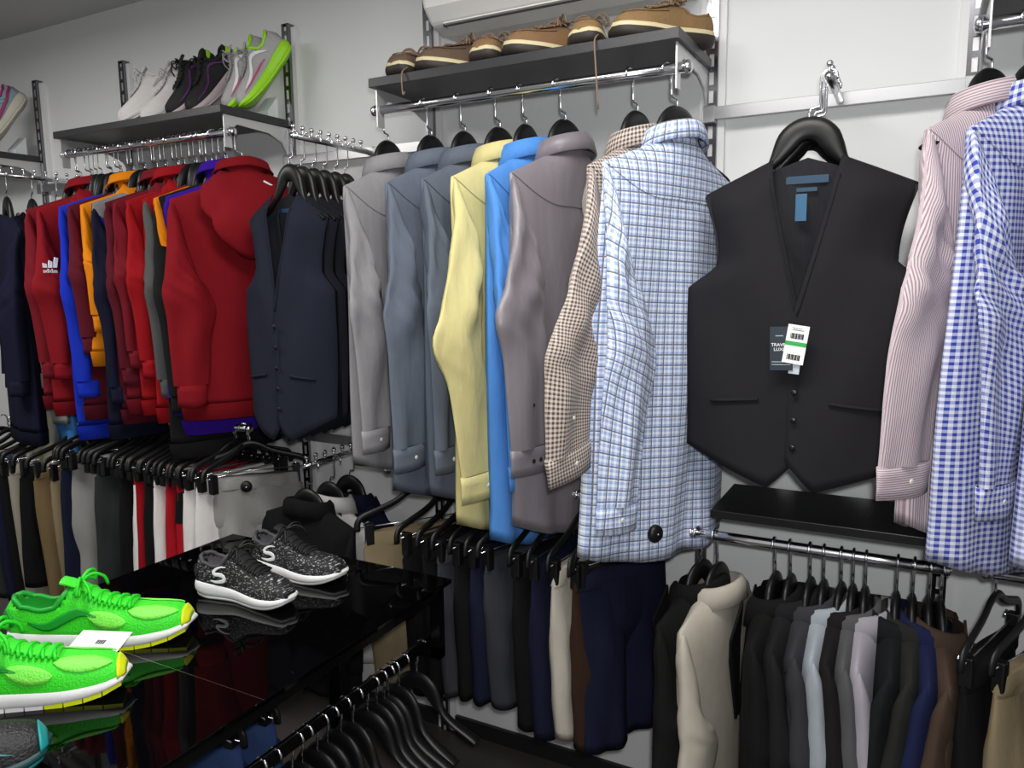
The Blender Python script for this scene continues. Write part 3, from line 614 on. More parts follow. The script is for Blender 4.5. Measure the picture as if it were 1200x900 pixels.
for x, a, m, kd, lb, hn, kw in jl:
    k = dict(base); k.update(kw); yk = k.pop('yoke', None)
    t, b, R, off = top('sports_jacket', lb, 'jacket', GJ, (x, YR, ZR), yawz(a), m, kd, 1, 'coat', 'black hanger with chrome hook inside '+hn, rib=m, **k)
    if yk:
        Y = R[2:10, 1:24].copy()+np.array([.004, .004, .003]); loft('shoulder_patch', Y, yk, t, closed=False); Y = R[9:13, 1:20].copy()+np.array([.004, .005, .0]); loft('shoulder_patch', Y, BLU, t, closed=False)
    if 'logo' in lb and 'triangle' in lb:
        for i, (h0, h1) in enumerate(((.010, .016), (.016, .026), (.026, .037))):
            x0 = .268-.017*i; P = [(x0+off, .112, -.43), (x0-.012+off, .114, -.43), (x0-.012-.004*i+off, .112, -.43+h0*1.3), (x0-.004*i+off, .112, -.43+h1*1.0)]
            build('logo_stripe', P+[(p_[0], p_[1]-.004, p_[2]) for p_ in P], [(0, 1, 2, 3), (7, 6, 5, 4), (0, 4, 5, 1), (1, 5, 6, 2), (2, 6, 7, 3), (3, 7, 4, 0)], PAPER, t, smooth=False)
        text_mesh('logo_print', 'adidas', .020, PAPER, t, Matrix.Translation((.246+off, .114, -.442)) @ Matrix.Rotation(PI, 4, 'Z') @ rx90, .002)
    if 'rail end' in lb:
        bv = R.reshape(-1, 3); pk = bv[(np.abs(bv[:, 0]-off+.06) < .02) & (np.abs(bv[:, 2]+.47) < .06)][:, 1].max(); boxes('white_stripe', [(off-.066, off-.054, pk-.002, pk+.004, -.53, -.41)], PAPER, t, .0015)
        tube('hood_trim', [(off-.03, .115, -.165), (off-.09, .10, -.19), (off-.13, .075, -.21)], .003, PAPER, t, 6)
# extra bare hooks crowding the rail (narrow hangers between the garments)
XT = [.652, .728, .755, .782, .843, .90, .97, 1.035, 1.097, 1.15, 1.215, 1.24, 1.30, 1.345, 1.395, 1.45]
for x in XT:
    h = place_hanger('coat', (x, YR, ZR), yawz(random.Random(int(x*1e4)).uniform(-.1, .1)), 'narrow black hanger squeezed between the sports jackets', 'narrow hangers on the sports rail', .55)
GN = 'dark jackets on the arm by the far upright'
top('sports_jacket', 'dark navy jacket hanging in front on the arm by the red logo jacket', 'jacket', GN, (.33, -.37, ZB), -.35, NAV, 'crew', -1, 'coat', 'black hanger inside the dark navy jacket', **dict(base, L=.86, cz=-.86, rib=NAV))
top('sports_jacket', 'pale grey jacket behind the dark navy jacket', 'jacket', GN, (.33, -.27, ZB), -.3, fabric('fleece_pale_grey', 'a8a8a4'), 'crew', -1, 'coat', 'black hanger inside the pale grey jacket', **dict(base, L=.84, cz=-.84))
top('sports_jacket', 'black jacket nearest the wall on the navy jacket arm', 'jacket', GN, (.33, -.17, ZB), -.3, BLK, 'crew', -1, 'coat', 'black hanger inside the black jacket by the wall', **dict(base, L=.84, cz=-.84))
# ================================================================== SHORTS AND TROUSERS, LOW RAILS
GP = 'shorts and sweatpants on the low rail under the red jackets'
KH = fabric('twill_khaki', '6e5c40'); BG = fabric('twill_beige', '8f887c'); PB = fabric('twill_black', '121214'); PG = fabric('jersey_grey', '8a8986', heather=.14); PC = fabric('jersey_charcoal', '2c2e2f')
PR = fabric('mesh_red', '9c1420'); PW = fabric('mesh_white', 'd6d2d0'); PN = fabric('twill_navy', '171a2e'); PT = fabric('twill_tan', '7f7259'); POW = fabric('linen_off_white', 'b5afa3'); PBR = fabric('twill_brown', '33231a'); PDG = fabric('wool_dark_grey', '34353a'); PBL = fabric('denim_blue', '2f426a')
lp = [
 (.29, -.1, BG, .62, 0, 'grey beige trousers at the far end beside the khaki pair', 'the grey beige trousers'),
 (.37, -.1, PB, .50, 1, 'black shorts between the grey beige and khaki trousers', 'the black shorts by the khaki pair'),
 (.47, -.15, KH, .60, 0, 'khaki brown trousers next to the flecked navy shorts', 'the khaki brown trousers'),
 (.56, 0, PT, .58, 0, 'tan trousers squeezed beside the khaki brown pair', 'the tan trousers'),
 (.64, 0, PN, .55, 1, 'navy shorts with a pale print beside the big grey shorts', 'the navy printed shorts'),
 (.72, -.6, PG, .56, 1, 'wide grey jersey shorts turned toward the room', 'the wide grey shorts'),
 (.89, -.35, PC, .55, 1, 'charcoal jersey shorts beside the wide grey shorts', 'the charcoal shorts'),
 (.99, 0, PB, .55, 1, 'black shorts between the charcoal and the red shorts', 'the black shorts by the charcoal pair'),
 (1.07, 0, PR, .55, 1, 'red shorts with a white side panel next to black shorts', 'the red and white panelled shorts'),
 (1.13, 0, PB, .52, 1, 'black shorts between two red pairs', 'the black shorts between the red ones'),
 (1.18, 0, PW, .53, 1, 'white shorts with red edges beside the plain red shorts', 'the white red edged shorts'),
 (1.25, -.05, PR, .52, 1, 'plain red shorts beside the white ones', 'the plain red shorts'),
 (1.30, 0, PR, .50, 1, 'red shorts with a black corner patch', 'the red patched shorts'),
 (1.355, -.15, PW, .52, 1, 'white shorts nearest the red shorts', 'the white shorts by the red pair'),
 (1.415, -.15, PW, .52, 1, 'white shorts nearest the grey sweat shorts', 'the white shorts by the grey pair'),
 (1.475, -.75, PG, .52, 1, 'grey sweat shorts with gathered waist at the rail end', 'the grey sweat shorts'),
]
for x, a, m, L, sh, lb, hn in lp:
    pn = (PW, 0, 12, -7, 3) if 'white side panel' in lb else (PB, 0, 5, -4, 9) if 'black corner' in lb else (PR, 0, 18, -8, -3) if 'red edges' in lb else None
    t, off = pants('shorts' if sh else 'trousers', lb, 'shorts' if sh else 'trousers', GP, (x, -.3, 1.10 if x > .6 else 1.04), yawz(a), m, L, bool(sh), 1, 'black clip hanger holding '+hn, panel=pn, fold=.02 if 'gathered' in lb else None, th=1.4 if 'gathered' in lb else 1.0)
    if 'gathered' in lb: sec_tag(t, (off+.02, .03, -.20), .02)
# spare clip hangers packed on the same rail
for i in range(14):
    x = .64+i*.064; place_hanger('clip', (x, -.3, 1.10), yawz(random.Random(i).uniform(-.15, .15)), 'empty black clip hanger packed between the shorts', 'empty clip hangers among the shorts')
for i in range(5):
    place_hanger('clip', (.33, -.10-i*.055, 1.01), random.Random(i+50).uniform(-.1, .1), 'empty black clip hanger on the low arm by the khaki trousers', 'empty clip hangers on the low arm')
for (x, y, m, L, lb, hn) in ((.30, -.32, fabric('cloth_cream', 'c9c4ad'), .30, 'cream folded garment below the red logo jacket', 'the cream garment'), (.36, -.26, fabric('cloth_light_blue', '4a8ad0'), .34, 'light blue garment behind the cream one', 'the light blue garment')):
    pants('folded_garment', lb, 'garment', 'folded garments on the far low arm', (x, y, 1.33), -.3, m, L, True, -1, None, sw=.14)
for i in range(5):
    pants('trousers', ('black', 'navy', 'grey', 'dark blue', 'black')[i]+' trousers at the far end past the grey beige pair, '+('first', 'second', 'third', 'fourth', 'fifth')[i]+' from it', 'trousers', GP, (.22-.075*i, -.3, 1.02), yawz(-.1), (PB, PN, PC, PBL, PB)[i], .6, False, 1, 'black clip hanger holding the '+('first', 'second', 'third', 'fourth', 'fifth')[i]+' trousers past the grey beige pair')
GT = 'trousers on the low rail under the dress shirts'
mp = [
 (2.175, -.62, PT, 0.48, 'khaki trousers clipped nearest the folded black jacket', 'the khaki trousers by the black jacket'),
 (2.285, -.25, PB, 0.47, 'black trousers nearest the khaki pair', 'the black trousers by the khaki pair'),
 (2.335, -.1, PB, 0.46, 'black trousers second from the khaki pair', 'the second black trousers'),
 (2.385, -.1, PDG, 0.45, 'charcoal trousers third from the khaki pair', 'the charcoal trousers'),
 (2.435, -.05, PB, 0.44, 'black trousers fourth from the khaki pair', 'the fourth black trousers'),
 (2.485, -.05, PN, 0.44, 'navy black trousers beside the dark grey wool pair', 'the navy black trousers'),
 (2.560, -.30, PDG, 0.44, 'dark grey wool trousers in the middle of the low rail', 'the dark grey wool trousers'),
 (2.620, -.05, PB, 0.48, 'black trousers between the dark grey and navy pairs', 'the black trousers by the navy pair'),
 (2.665, 0, PN, 0.50, 'slim navy trousers beside the off white pair', 'the slim navy trousers'),
 (2.735, -.08, POW, 0.48, 'off white linen trousers', 'the off white trousers'),
 (2.790, -.05, PBR, 0.49, 'dark brown trousers between the off white and navy pairs', 'the dark brown trousers'),
 (2.850, -.42, PN, 0.50, 'navy trousers with a black hang tag at the rail end', 'the tagged navy trousers'),
]
for x, a, m, L, lb, hn in mp:
    t, off = pants('trousers', lb, 'trousers', GT, (x, -.3, 1.02), yawz(a), m, L, False, 1, 'black clip hanger holding '+hn)
    if 'hang tag' in lb:
        g = boxes('hang_tag', [(-.03, .03, -.0012, .0012, -.045, .045)], mat('tag_black', (.03, .03, .035), .4), t); g.matrix_local = Matrix.Translation((off-.12, .075, -.52)) @ Matrix.Rotation(.35, 4, 'Y')
        boxes('blue_edge', [(-.03, .03, -.0018, .0018, .035, .046)], mat('tag_blue', (.1, .4, .8), .4), g)
        boxes('tag_print', [(-.018+.006*i, -.014+.006*i, .0012, .0018, .008, .013) for i in range(6)], PAPER, g)
        tube('tag_emblem', [(.008*math.cos(q), .002, -.016+.013*math.sin(q)) for q in np.linspace(0, 2*PI, 17)], .0012, PAPER, g, 5)
# ---------------------------------------------------------------- low arm: folded black jacket, shirts behind
GA = 'jackets and shirts on the low arm behind the table'
jk = dict(L=.62, cz=-.62, slope=.45, ry0=.06, ry1=.07, tail=0, fold=.008, w0=.075, w1=.06, tk=.04, cx=.20, eo=.245, sw=.20)
top('suit_jacket', 'black jacket at the front of the low arm behind the table', 'jacket', GA, (1.83, -.335, 1.01), -.05, PB, 'jacket', -1, 'coat', 'black hanger inside the black jacket behind the table', **dict(jk, zn=-.125, slope=.36))
top('dress_shirt', 'white grey shirt behind the black jacket on the low arm', 'shirt', GA, (1.84, -.24, 1.01), -.1, fabric('cloth_white', 'b4b2b0'), 'shirt', -1, 'coat', 'black hanger inside the white grey shirt', **dict(jk, ry0=.04, ry1=.05))
top('suit_jacket', 'navy black jacket nearest the wall on the low arm', 'jacket', GA, (1.84, -.14, 1.01), -.1, NAV, 'jacket', -1, 'coat', 'black hanger inside the navy black jacket', **dict(jk, ry0=.05, ry1=.05))
# ---------------------------------------------------------------- suit jackets, low right rail
GK = 'suit jackets on the low rail under the black vest'
W_ = lambda n, c: fabric('wool_'+n, c, wr=.1)
sj = [
 (3.045, -.28, W_('black', '131313'), 'black suit jacket next to the tagged navy trousers', dict()),
 (3.09, -.20, W_('stone', 'aba498'), 'stone beige suit jacket at the end of the low rail', dict(w0=.08)),
 (3.235, -.08, W_('black', '131313'), 'black suit jacket nearest the stone beige one', dict()),
 (3.272, -.05, W_('soft_black', '1c1b1d'), 'soft black suit jacket beside the charcoal one', dict()),
 (3.318, -.05, W_('charcoal', '333236'), 'charcoal suit jacket beside the pale blue grey shirt', dict()),
 (3.350, 0, W_('pale_blue_grey', '8f969c'), 'pale blue grey jacket between the charcoal and black jackets', dict()),
 (3.388, -.05, W_('warm_black', '1b181a'), 'warm black suit jacket between two pale jackets', dict()),
 (3.415, 0, W_('mid_grey', '4c4c4e'), 'mid grey suit jacket half hidden by the light grey one', dict()),
 (3.442, 0, W_('light_grey', '928e96'), 'light grey suit jacket in the middle of the row', dict(w0=.075)),
 (3.508, 0, W_('black_green', '16191a'), 'black suit jacket beside the light grey jacket', dict()),
 (3.542, .02, W_('dark_olive', '232322'), 'dark suit jacket beside the midnight blue one', dict()),
 (3.575, .03, W_('midnight', '191e3c'), 'midnight blue suit jacket beside the brown one', dict()),
 (3.60, .10, W_('brown', '40332b'), 'brown suit jacket at the end of the row', dict(w0=.08)),
]
for x, a, m, lb, kw in sj:
    k = dict(L=.84, cz=-.80, slope=.34, ry0=.05, ry1=.055, tail=0, fold=.006, w0=.072, w1=.06, tk=.036, cx=.20, eo=.235, sw=.20, zn=-.135, oy=.03, wr=.0025); k.update(kw)
    sd = 1 if x < 3.5 else -1
    top('suit_jacket', lb, 'jacket', GK, (x, YL, ZL), yawz(a), m, 'jacket', sd, 'suit', 'black suit hanger inside the '+lb.replace('suit jacket', 'jacket'), **k)
GX = 'trousers at the end of the low shelf'
for (x, a, m, lb, hn) in ((3.69, -.35, PB, 'black trousers clipped beside the brown jacket', 'the black trousers by the brown jacket'), (3.765, -.5, PT, 'khaki trousers beside the brown jacket and the black trousers', 'the khaki trousers by the brown jacket'), (3.86, -.5, PB, 'black trousers behind the khaki pair past the brown jacket', 'the last black trousers')):
    pants('trousers', lb, 'trousers', GX, (x, -.3, .97), yawz(a), m, .6, False, -1, 'black clip hanger holding '+hn)
t = tag(boxes('folded_cloth', [(3.70, 3.86, -.285, -.12, 1.0215, 1.042)], fabric('cloth_pale_blue', '9fb4d8'), None, .008), 'pale blue folded cloth on the low shelf under the gingham shirts', 'cloth')
# ================================================================== GLASS TABLE AND ITS RAIL
TZ = .80; TX0, TX1, TY0, TY1 = 1.612, 2.445, -2.15, -.49
t = thing('display_table', 'glossy black glass display table with shoes on it', 'table', ((TX0+TX1)/2, (TY0+TY1)/2, 0)); hx, hy = (TX1-TX0)/2, (TY1-TY0)/2
boxes('glass_top', [(-hx, hx, -hy, hy, TZ-.012, TZ)], GLASSB, t, .002)
for sx_ in (-1, 1):
    for sy_ in (-1, 1):
        boxes('leg', [(sx_*(hx-.16)-.02, sx_*(hx-.16)+.02, sy_*(hy-.28)-.02, sy_*(hy-.28)+.02, 0, TZ-.012)], TUBEB, t, .002)
        if sx_ > 0: boxes('rail_bracket', [(hx-.045, hx-.015, sy_*(hy-.03)-.012, sy_*(hy-.03)+.012, .585, TZ-.012), (hx-.095, hx-.015, sy_*(hy-.03)-.012, sy_*(hy-.03)+.012, .585, .615)], TUBEB, t)
    boxes('side_bar', [(sx_*(hx-.03)-.015, sx_*(hx-.03)+.015, -hy+.03, hy-.03, TZ-.042, TZ-.013)], TUBEB, t, .002)
for sy_ in (-1, 1): boxes('end_bar', [(-hx+.03, hx-.03, sy_*(hy-.03)-.015, sy_*(hy-.03)+.015, TZ-.042, TZ-.013)], TUBEB, t, .002)
boxes('seam_strip', [(-hx, hx, .16, .161, TZ, TZ+.0003)], STEEL, t)
RZ = .60; RX = 2.36
t = thing('hang_rail', 'black rail along the table side holding empty black hangers', 'rail', (RX, -1.25, RZ), PI/2, 'chrome hang rails')
boxes('bar', [(-.80, .80, -.008, .008, -.015, .015)], TUBEB, t, .002); boxes('bar_edge', [(-.80, .80, -.004, .004, .0151, .018)], CHROME, t)
for y, i in zip((-.515, -.60, -.645, -.665, -.695, -.73, -.79, -.835, -.88, -.915, -.965, -.995, -1.06, -1.10, -1.2, -1.26), range(16)):
    place_hanger('suit', (RX, y, RZ), random.Random(i*3).uniform(-.14, .1), 'empty black plastic hanger on the rail along the table', 'empty black hangers on the table rail')
for i, (y, lb) in enumerate(((-1.06, 'blue denim jeans hanging under the table beside the empty hangers'), (-.96, 'blue denim jeans under the table, behind the first pair'))):
    pants('jeans', lb, 'jeans', 'jeans under the table', (2.08, y, .735), .1, PBL, .5, False, -1, 'clip hanger holding the '+lb.replace('blue denim ', ''), sw=.18, th=1.3)
t = thing('hang_rail', 'short chrome rail under the table holding the jeans', 'rail', (2.08, -1.2, .735), 0, 'chrome hang rails'); tube('bar', [(0, -.5, 0), (0, 0, 0), (0, .35, 0)], .0125, CHROME, t, 12)
# ================================================================== SHOES
def cinterp(t, pts):
    """smooth interpolation through (t, value) pairs"""
    xs = np.array([p_[0] for p_ in pts]); ys = np.array([p_[1] for p_ in pts]); t = np.asarray(t, float)
    m_ = np.gradient(ys, xs); i = np.clip(np.searchsorted(xs, t)-1, 0, len(xs)-2); h = xs[i+1]-xs[i]; u = (t-xs[i])/h
    return (2*u**3-3*u**2+1)*ys[i]+(u**3-2*u**2+u)*h*m_[i]+(-2*u**3+3*u**2)*ys[i+1]+(u**3-u**2)*h*m_[i+1]
class Shoe:
    """a shoe lying along +x, heel at 0, toe at L; right shoe when mir=1"""
    def __init__(s, L=.285, kind='run', mir=1):
        s.L, s.kind, s.mir = L, kind, mir
        run = kind != 'boat'
        s.hw = [(0, .012), (.03, .026), (.10, .034), (.25, .036), (.42, .034), (.58, .042), (.72, .0475), (.84, .044), (.93, .036), (.975, .025), (1, .010)]
        s.zt = [(0, .040), (.2, .036), (.5, .027), (.75, .024), (.9, .027), (1, .034)] if run else [(0, .032), (.5, .029), (.8, .031), (1, .036)]
        s.zb = [(0, .008), (.1, .001), (.3, .0), (.7, .0), (.85, .005), (1, .020)] if run else [(0, .001), (.3, 0), (.8, .001), (1, .006)]
        s.h = [(0, .035), (.04, .060), (.12, .082), (.22, .074), (.33, .088), (.42, .086), (.52, .068), (.65, .056), (.78, .048), (.88, .041), (.95, .029), (1, .004)] if run else \
              [(0, .03), (.04, .046), (.12, .058), (.22, .052), (.33, .058), (.42, .060), (.55, .052), (.7, .043), (.85, .036), (.95, .022), (1, .002)]
    def mid(s, t): return s.mir*(.010*np.sin(PI*np.clip(t, 0, 1))*1.0-.006*np.clip(t, 0, 1)**2)
    def surf(s, t, ph, o=0.):
        """point on the upper: t heel->toe, ph 0 (right edge) .. pi (left edge)"""
        w_ = cinterp(t, s.hw)*.98+o; h = cinterp(t, s.h)+o; c, n = np.cos(ph), np.sin(ph)
        y = s.mid(t)+w_*np.sign(c)*np.abs(c)**.75; z = cinterp(t, s.zt)-.004+h*np.abs(n)**.9
        lean = .004*(1-np.clip(t/.1, 0, 1))
        return np.stack([np.broadcast_to(t*s.L, np.shape(y))-lean*np.sin(ph), y, z], -1)
def make_shoe(name, label, group, loc, rz, P, L=.285, kind='run', mir=1, tilt=(0, 0), scl=1):
    s = Shoe(L, kind, mir); t = thing(name, label, 'shoe', loc, rz, group); t.rotation_euler = (tilt[0], tilt[1], rz); t.scale = (scl, scl, scl)
    ta = np.linspace(0, 1, 30); a = np.concatenate([ta, ta[::-1][1:-1]]); sg = np.concatenate([np.ones(30), -np.ones(28)])
    def outline(sc, zz):
        w_ = cinterp(a, s.hw)*sc; return np.stack([(a-.5)*s.L*(1+(sc-1)*.5)+.5*s.L, s.mid(a)+sg*w_, zz], 1)
    zb, zt_ = cinterp(a, s.zb), cinterp(a, s.zt); not_ = .0022*np.sign(np.sin(a*70)) if P.get('tread') else 0
    R = [outline(.90, zb+.001+0*a), outline(1.0, zb+.0035+not_*0), outline(1.05, zb+(zt_-zb)*.35), outline(1.06, zb+(zt_-zb)*.6), outline(1.03, zt_*.96), outline(.985, zt_)]
    loft('midsole', R, P['sole'], t, True, True, True)
    # outsole: lugs under the midsole
    if P.get('tread'):
        for i in range(11):
            u = .03+i*.086; us = np.array([u, u+.080, u+.080, u]); w_ = cinterp(us, s.hw)*1.0; zz = cinterp(us, s.zb)
            V = [((us[j])*s.L, s.mid(us[j])+(w_[j] if j < 2 else -w_[j]), zz[j]+dz) for dz in (-.0045, .009) for j in range(4)]
            build('tread_lug', V, [(0, 1, 2, 3), (7, 6, 5, 4), (0, 4, 5, 1), (1, 5, 6, 2), (2, 6, 7, 3), (3, 7, 4, 0)], P.get('lug', P['sole']) if i > 6 else P['sole'], t, smooth=False)
    else:
        ob_ = .5 if kind == 'boat' else 0; loft('outsole', [outline(.88, zb-.0035), outline(.985, zb-.003), outline(1.075 if ob_ else .99, zb+(zt_-zb)*ob_*.4+.004), outline(1.075 if ob_ else .98, zb+(zt_-zb)*ob_+.004)], P.get('lug', P['sole']), t, True, True, False)
    # upper with an open collar
    nt_, npn = 46, 29; tt = np.linspace(.0, .995, nt_); pp = np.linspace(0, PI, npn); G = np.array([s.surf(q, pp) for q in tt]); V = G.reshape(-1, 3); F, F2 = [], []
    t0, t1 = .055, .36; dl = .88
    def is_open(i, j):
        q = (tt[i]+tt[i+1])/2; ph = (pp[j]+pp[j+1])/2; e = (q-t0)/(t1-t0)
        return 0 < e < 1 and abs(ph-PI/2) < dl*min(1, 2.2*math.sqrt(max(0, min(e, 1-e)))+.25)
    toe = P.get('toe'); mats = [P['upper']]
    for i in range(nt_-1):
        for j in range(npn-1):
            if is_open(i, j): continue
            q = i*npn+j; F.append((q, q+1, q+npn+1, q+npn))
    up_ = build('upper', V, F, P['upper'], t); md = up_.modifiers.new('thick', 'SOLIDIFY'); md.thickness = .004; md.offset = -1
    # lining & insole
    V2 = np.array([s.surf(q, pp, -.006) for q in np.linspace(.03, .5, 20)]).reshape(-1, 3); F = []
    tq = np.linspace(.03, .5, 20)
    for i in range(19):
        for j in range(npn-1):
            e = ((tq[i]+tq[i+1])/2-t0)/(t1-t0); ph = (pp[j]+pp[j+1])/2
            if 0 < e < 1 and abs(ph-PI/2) < dl*.95*min(1, 2.2*math.sqrt(max(0, min(e, 1-e)))+.25): continue
            q = i*npn+j; F.append((q, q+1, q+npn+1, q+npn))
    build('lining', V2, F, P['lining'], t)
    ta2 = np.linspace(.03, .55, 14); w_ = cinterp(ta2, s.hw)*.9; zz = cinterp(ta2, s.zt)+.006
    build('insole', [((q)*s.L, s.mid(q)+b_*ww, z_) for b_ in (1, -1) for q, ww, z_ in zip(ta2, w_, zz)], [(i, i+1, 15+i, 14+i) for i in range(13)], P.get('insole', P['lining']), t)
    # padded collar along the opening
    loop = []
    for e in np.linspace(0, 1, 20): loop.append((t0+(t1-t0)*e, PI/2-dl*min(1, 2.2*math.sqrt(max(0, min(e, 1-e)))+.0)))
    loop += [(q, PI-b_) for q, b_ in loop[::-1]]; pts = np.array([s.surf(np.array(q), np.array(b_), -.001) for q, b_ in loop]); pts = np.vstack([pts, pts[:1]])
    tube('collar', pts, .0052 if kind != 'boat' else .0032, P.get('collar', P['upper']), t, 8)
    # tongue
    tg = []
    for q in np.linspace(.70, .34, 12):
        e = (q-.34)/.36; o = .002+.004*(1-e)**2; tg.append(np.array([s.surf(np.array(q), np.array(PI/2+b_), o)+np.array([-.008*(1-e)**3, 0, .009*(1-e)**3]) for b_ in np.linspace(-.33, .33, 7)]))
    to = loft('tongue', tg, P.get('tongue', P['upper']), t, closed=False); md = to.modifiers.new('thick', 'SOLIDIFY'); md.thickness = .004
    # laces
    nl = P.get('nlace', 6)
    for i in range(nl):
        q = .40+(.26/(nl-1))*i; q2 = q+(.26/(nl-1))*.55; b_ = .56-.12*i/nl
        for sg_ in (1, -1):
            pts = [s.surf(np.array(q+(q2-q)*f), np.array(PI/2+sg_*b_*(1-2*f)), .0065+.003*math.sin(PI*f)*(1 if sg_ > 0 else .4)) for f in np.linspace(0, 1, 7)]
            tube('lace', pts, P.get('lr', .0026), P['lace'], t, 6)
    if P.get('bow', True):
        c = s.surf(np.array(.41), np.array(PI/2), .012)
        for sg_ in (1, -1):
            tube('lace_bow', catmull([c, c+(.008, sg_*.018, .014), c+(.012, sg_*.040, .008), c+(.010, sg_*.046, -.012), c+(.006, sg_*.030, -.004), c], 20), P.get('lr', .0026), P['lace'], t, 6)
            tube('lace_end', catmull([c, c+(.015, sg_*.02, .008), c+(.03, sg_*.036, -.004), c+(.034, sg_*.044, -.024)], 12), P.get('lr', .0026), P['lace'], t, 6)
    # overlays: polygons in (t, phi) pressed on to the upper
    def patch(nm, poly_fn, m, n=16, k=5, o=.0025):
        """poly_fn(u) -> ((t0,ph0),(t1,ph1)) edges of a strip for u in 0..1"""
        A = []
        for u in np.linspace(0, 1, n):
            (ta_, pa), (tb, pb) = poly_fn(u); A.append([s.surf(np.array(ta_+(tb-ta_)*v), np.array(pa+(pb-pa)*v), o) for v in np.linspace(0, 1, k)])
        ob = loft(nm, A, m, t, closed=False); md_ = ob.modifiers.new('thick', 'SOLIDIFY'); md_.thickness = .0022; md_.offset = 0; return ob
    for nm, fn, m in P.get('patches', []): patch(nm, fn, m)
    return t, s
def pcurve(pts, wd):
    """strip following a polyline of (t, phi) with half width wd in phi/t"""
    P_ = catmull([(a, b, 0) for a, b in pts], 40)
    def fn(u):
        i = min(38, int(u*39)); f = u*39-i; p_ = P_[i]*(1-f)+P_[i+1]*f; d = P_[min(i+1, 39)]-P_[i]; d = np.array([d[0]*4, d[1]]); d = d/(np.linalg.norm(d)+1e-9); ww = wd*(min(1, .25+3*min(u, 1-u)))
        return ((p_[0]-d[1]*ww/4, p_[1]+d[0]*ww), (p_[0]+d[1]*ww/4, p_[1]-d[0]*ww))
    return fn
GREEN = mat('mesh_neon_green', (.20, .86, .12), .55, bump=.3, bscale=260, sheen=.1); GREEN_D = mat('neon_green_dark', (.03, .60, .15), .5); GREEN_L = mat('neon_green_pale', (.50, .95, .32), .5, bump=.3, bscale=260); YEL = mat('rubber_yellow', (.86, .90, .12), .45); LIN_G = mat('lining_green', (.05, .65, .16), .8); INS_W = mat('insole_white', (.9, .92, .9), .8)
def sweep(t0, t1, p0, p1, bow=.0):
    return lambda u: ((t0+(t1-t0)*u, p0+bow*math.sin(PI*u)), (t0+(t1-t0)*u, p1-bow*.6*math.sin(PI*u)))
def both(nm, pts, wd, m): return [(nm, pcurve(pts, wd), m), (nm, pcurve([(a, PI-b) for a, b in pts], wd), m)]
def lens(nm, t0, t1, pc, hw_, m, mirror=True):
    f = lambda u: ((t0+(t1-t0)*u, pc-hw_*math.sin(PI*u)**.6), (t0+(t1-t0)*u, pc+hw_*math.sin(PI*u)**.6)); g = lambda u: ((t0+(t1-t0)*u, PI-pc-hw_*math.sin(PI*u)**.6), (t0+(t1-t0)*u, PI-pc+hw_*math.sin(PI*u)**.6))
    return [(nm, f, m), (nm, g, m)] if mirror else [(nm, f, m)]
toecap = ('toe_cap', lambda u: ((.955, .02+(PI-.04)*u), (.992, .02+(PI-.04)*u)), YEL)
PGRN = dict(upper=GREEN, sole=WHITER, lug=YEL, lining=LIN_G, insole=INS_W, lace=GREEN_D if False else mat('lace_green', (.15, .82, .14), .6), tongue=GREEN, collar=GREEN_D, tread=True, lr=.0032,
    patches=[toecap]+lens('mesh_window', .68, .94, 1.02, .38, GREEN_L)+lens('mesh_window', .47, .68, .55, .30, GREEN_L)+both('wave_logo', [(.16, .30), (.26, .22), (.36, .40), (.43, .56), (.52, .58)], .11, GREEN_D)+both('heel_overlay', [(.015, 1.0), (.03, .6), (.07, .2)], .10, GREEN_D))
def at(z, x, y): return (x, y, z)
GG = 'neon green running shoes on the glass table'
def heading(x0, y0, x1, y1): return math.atan2(y1-y0, x1-x0)
#@@SHOES
def by_toe(x, y, a, L): return (x-L*math.cos(math.radians(a)), y-L*math.sin(math.radians(a)), TZ+.005)
make_shoe('running_shoe', 'neon green running shoe beside the teal piped shoe, under the price card', GG, by_toe(2.16, -1.24, 48, .39), math.radians(48), PGRN, .345, 'run', 1, scl=1.13)
make_shoe('running_shoe', 'neon green running shoe behind its twin, beside the black knit shoes', GG, by_toe(2.09, -1.03, 36, .39), math.radians(36), PGRN, .345, 'run', -1, scl=1.13)
BKN = mat('knit_black', (.07, .07, .075), .75, bump=.4, bscale=300)
def fleck():
    m = bpy.data.materials.new('knit_black_white_fleck'); m.use_nodes = True; nt = m.node_tree; b = nt.nodes['Principled BSDF']; tc = nt.nodes.new('ShaderNodeTexCoord'); mp = nt.nodes.new('ShaderNodeMapping'); mp.inputs['Scale'].default_value = (.5, .16, 1.2); mp.inputs['Rotation'].default_value = (.2, .7, .5)
    n = nt.nodes.new('ShaderNodeTexNoise'); n.inputs['Scale'].default_value = 330; n.inputs['Detail'].default_value = 3; r = nt.nodes.new('ShaderNodeValToRGB'); r.color_ramp.elements[0].position = .57; r.color_ramp.elements[0].color = srgb((.07, .07, .075)); r.color_ramp.elements[1].position = .68; r.color_ramp.elements[1].color = srgb((.72, .72, .74))
    nt.links.new(tc.outputs['Object'], mp.inputs[0]); nt.links.new(mp.outputs[0], n.inputs['Vector']); nt.links.new(n.outputs[0], r.inputs[0]); nt.links.new(r.outputs[0], b.inputs['Base Color']); b.inputs['Roughness'].default_value = .7; return m
FLECK = fleck(); BLL = mat('lace_black', (.05, .05, .05), .6); LGY = mat('lining_grey', (.42, .40, .43), .8)
S_LOGO = [(.36, .62), (.29, .60), (.245, .50), (.255, .38), (.31, .36), (.35, .30), (.345, .20), (.28, .14), (.215, .16)]
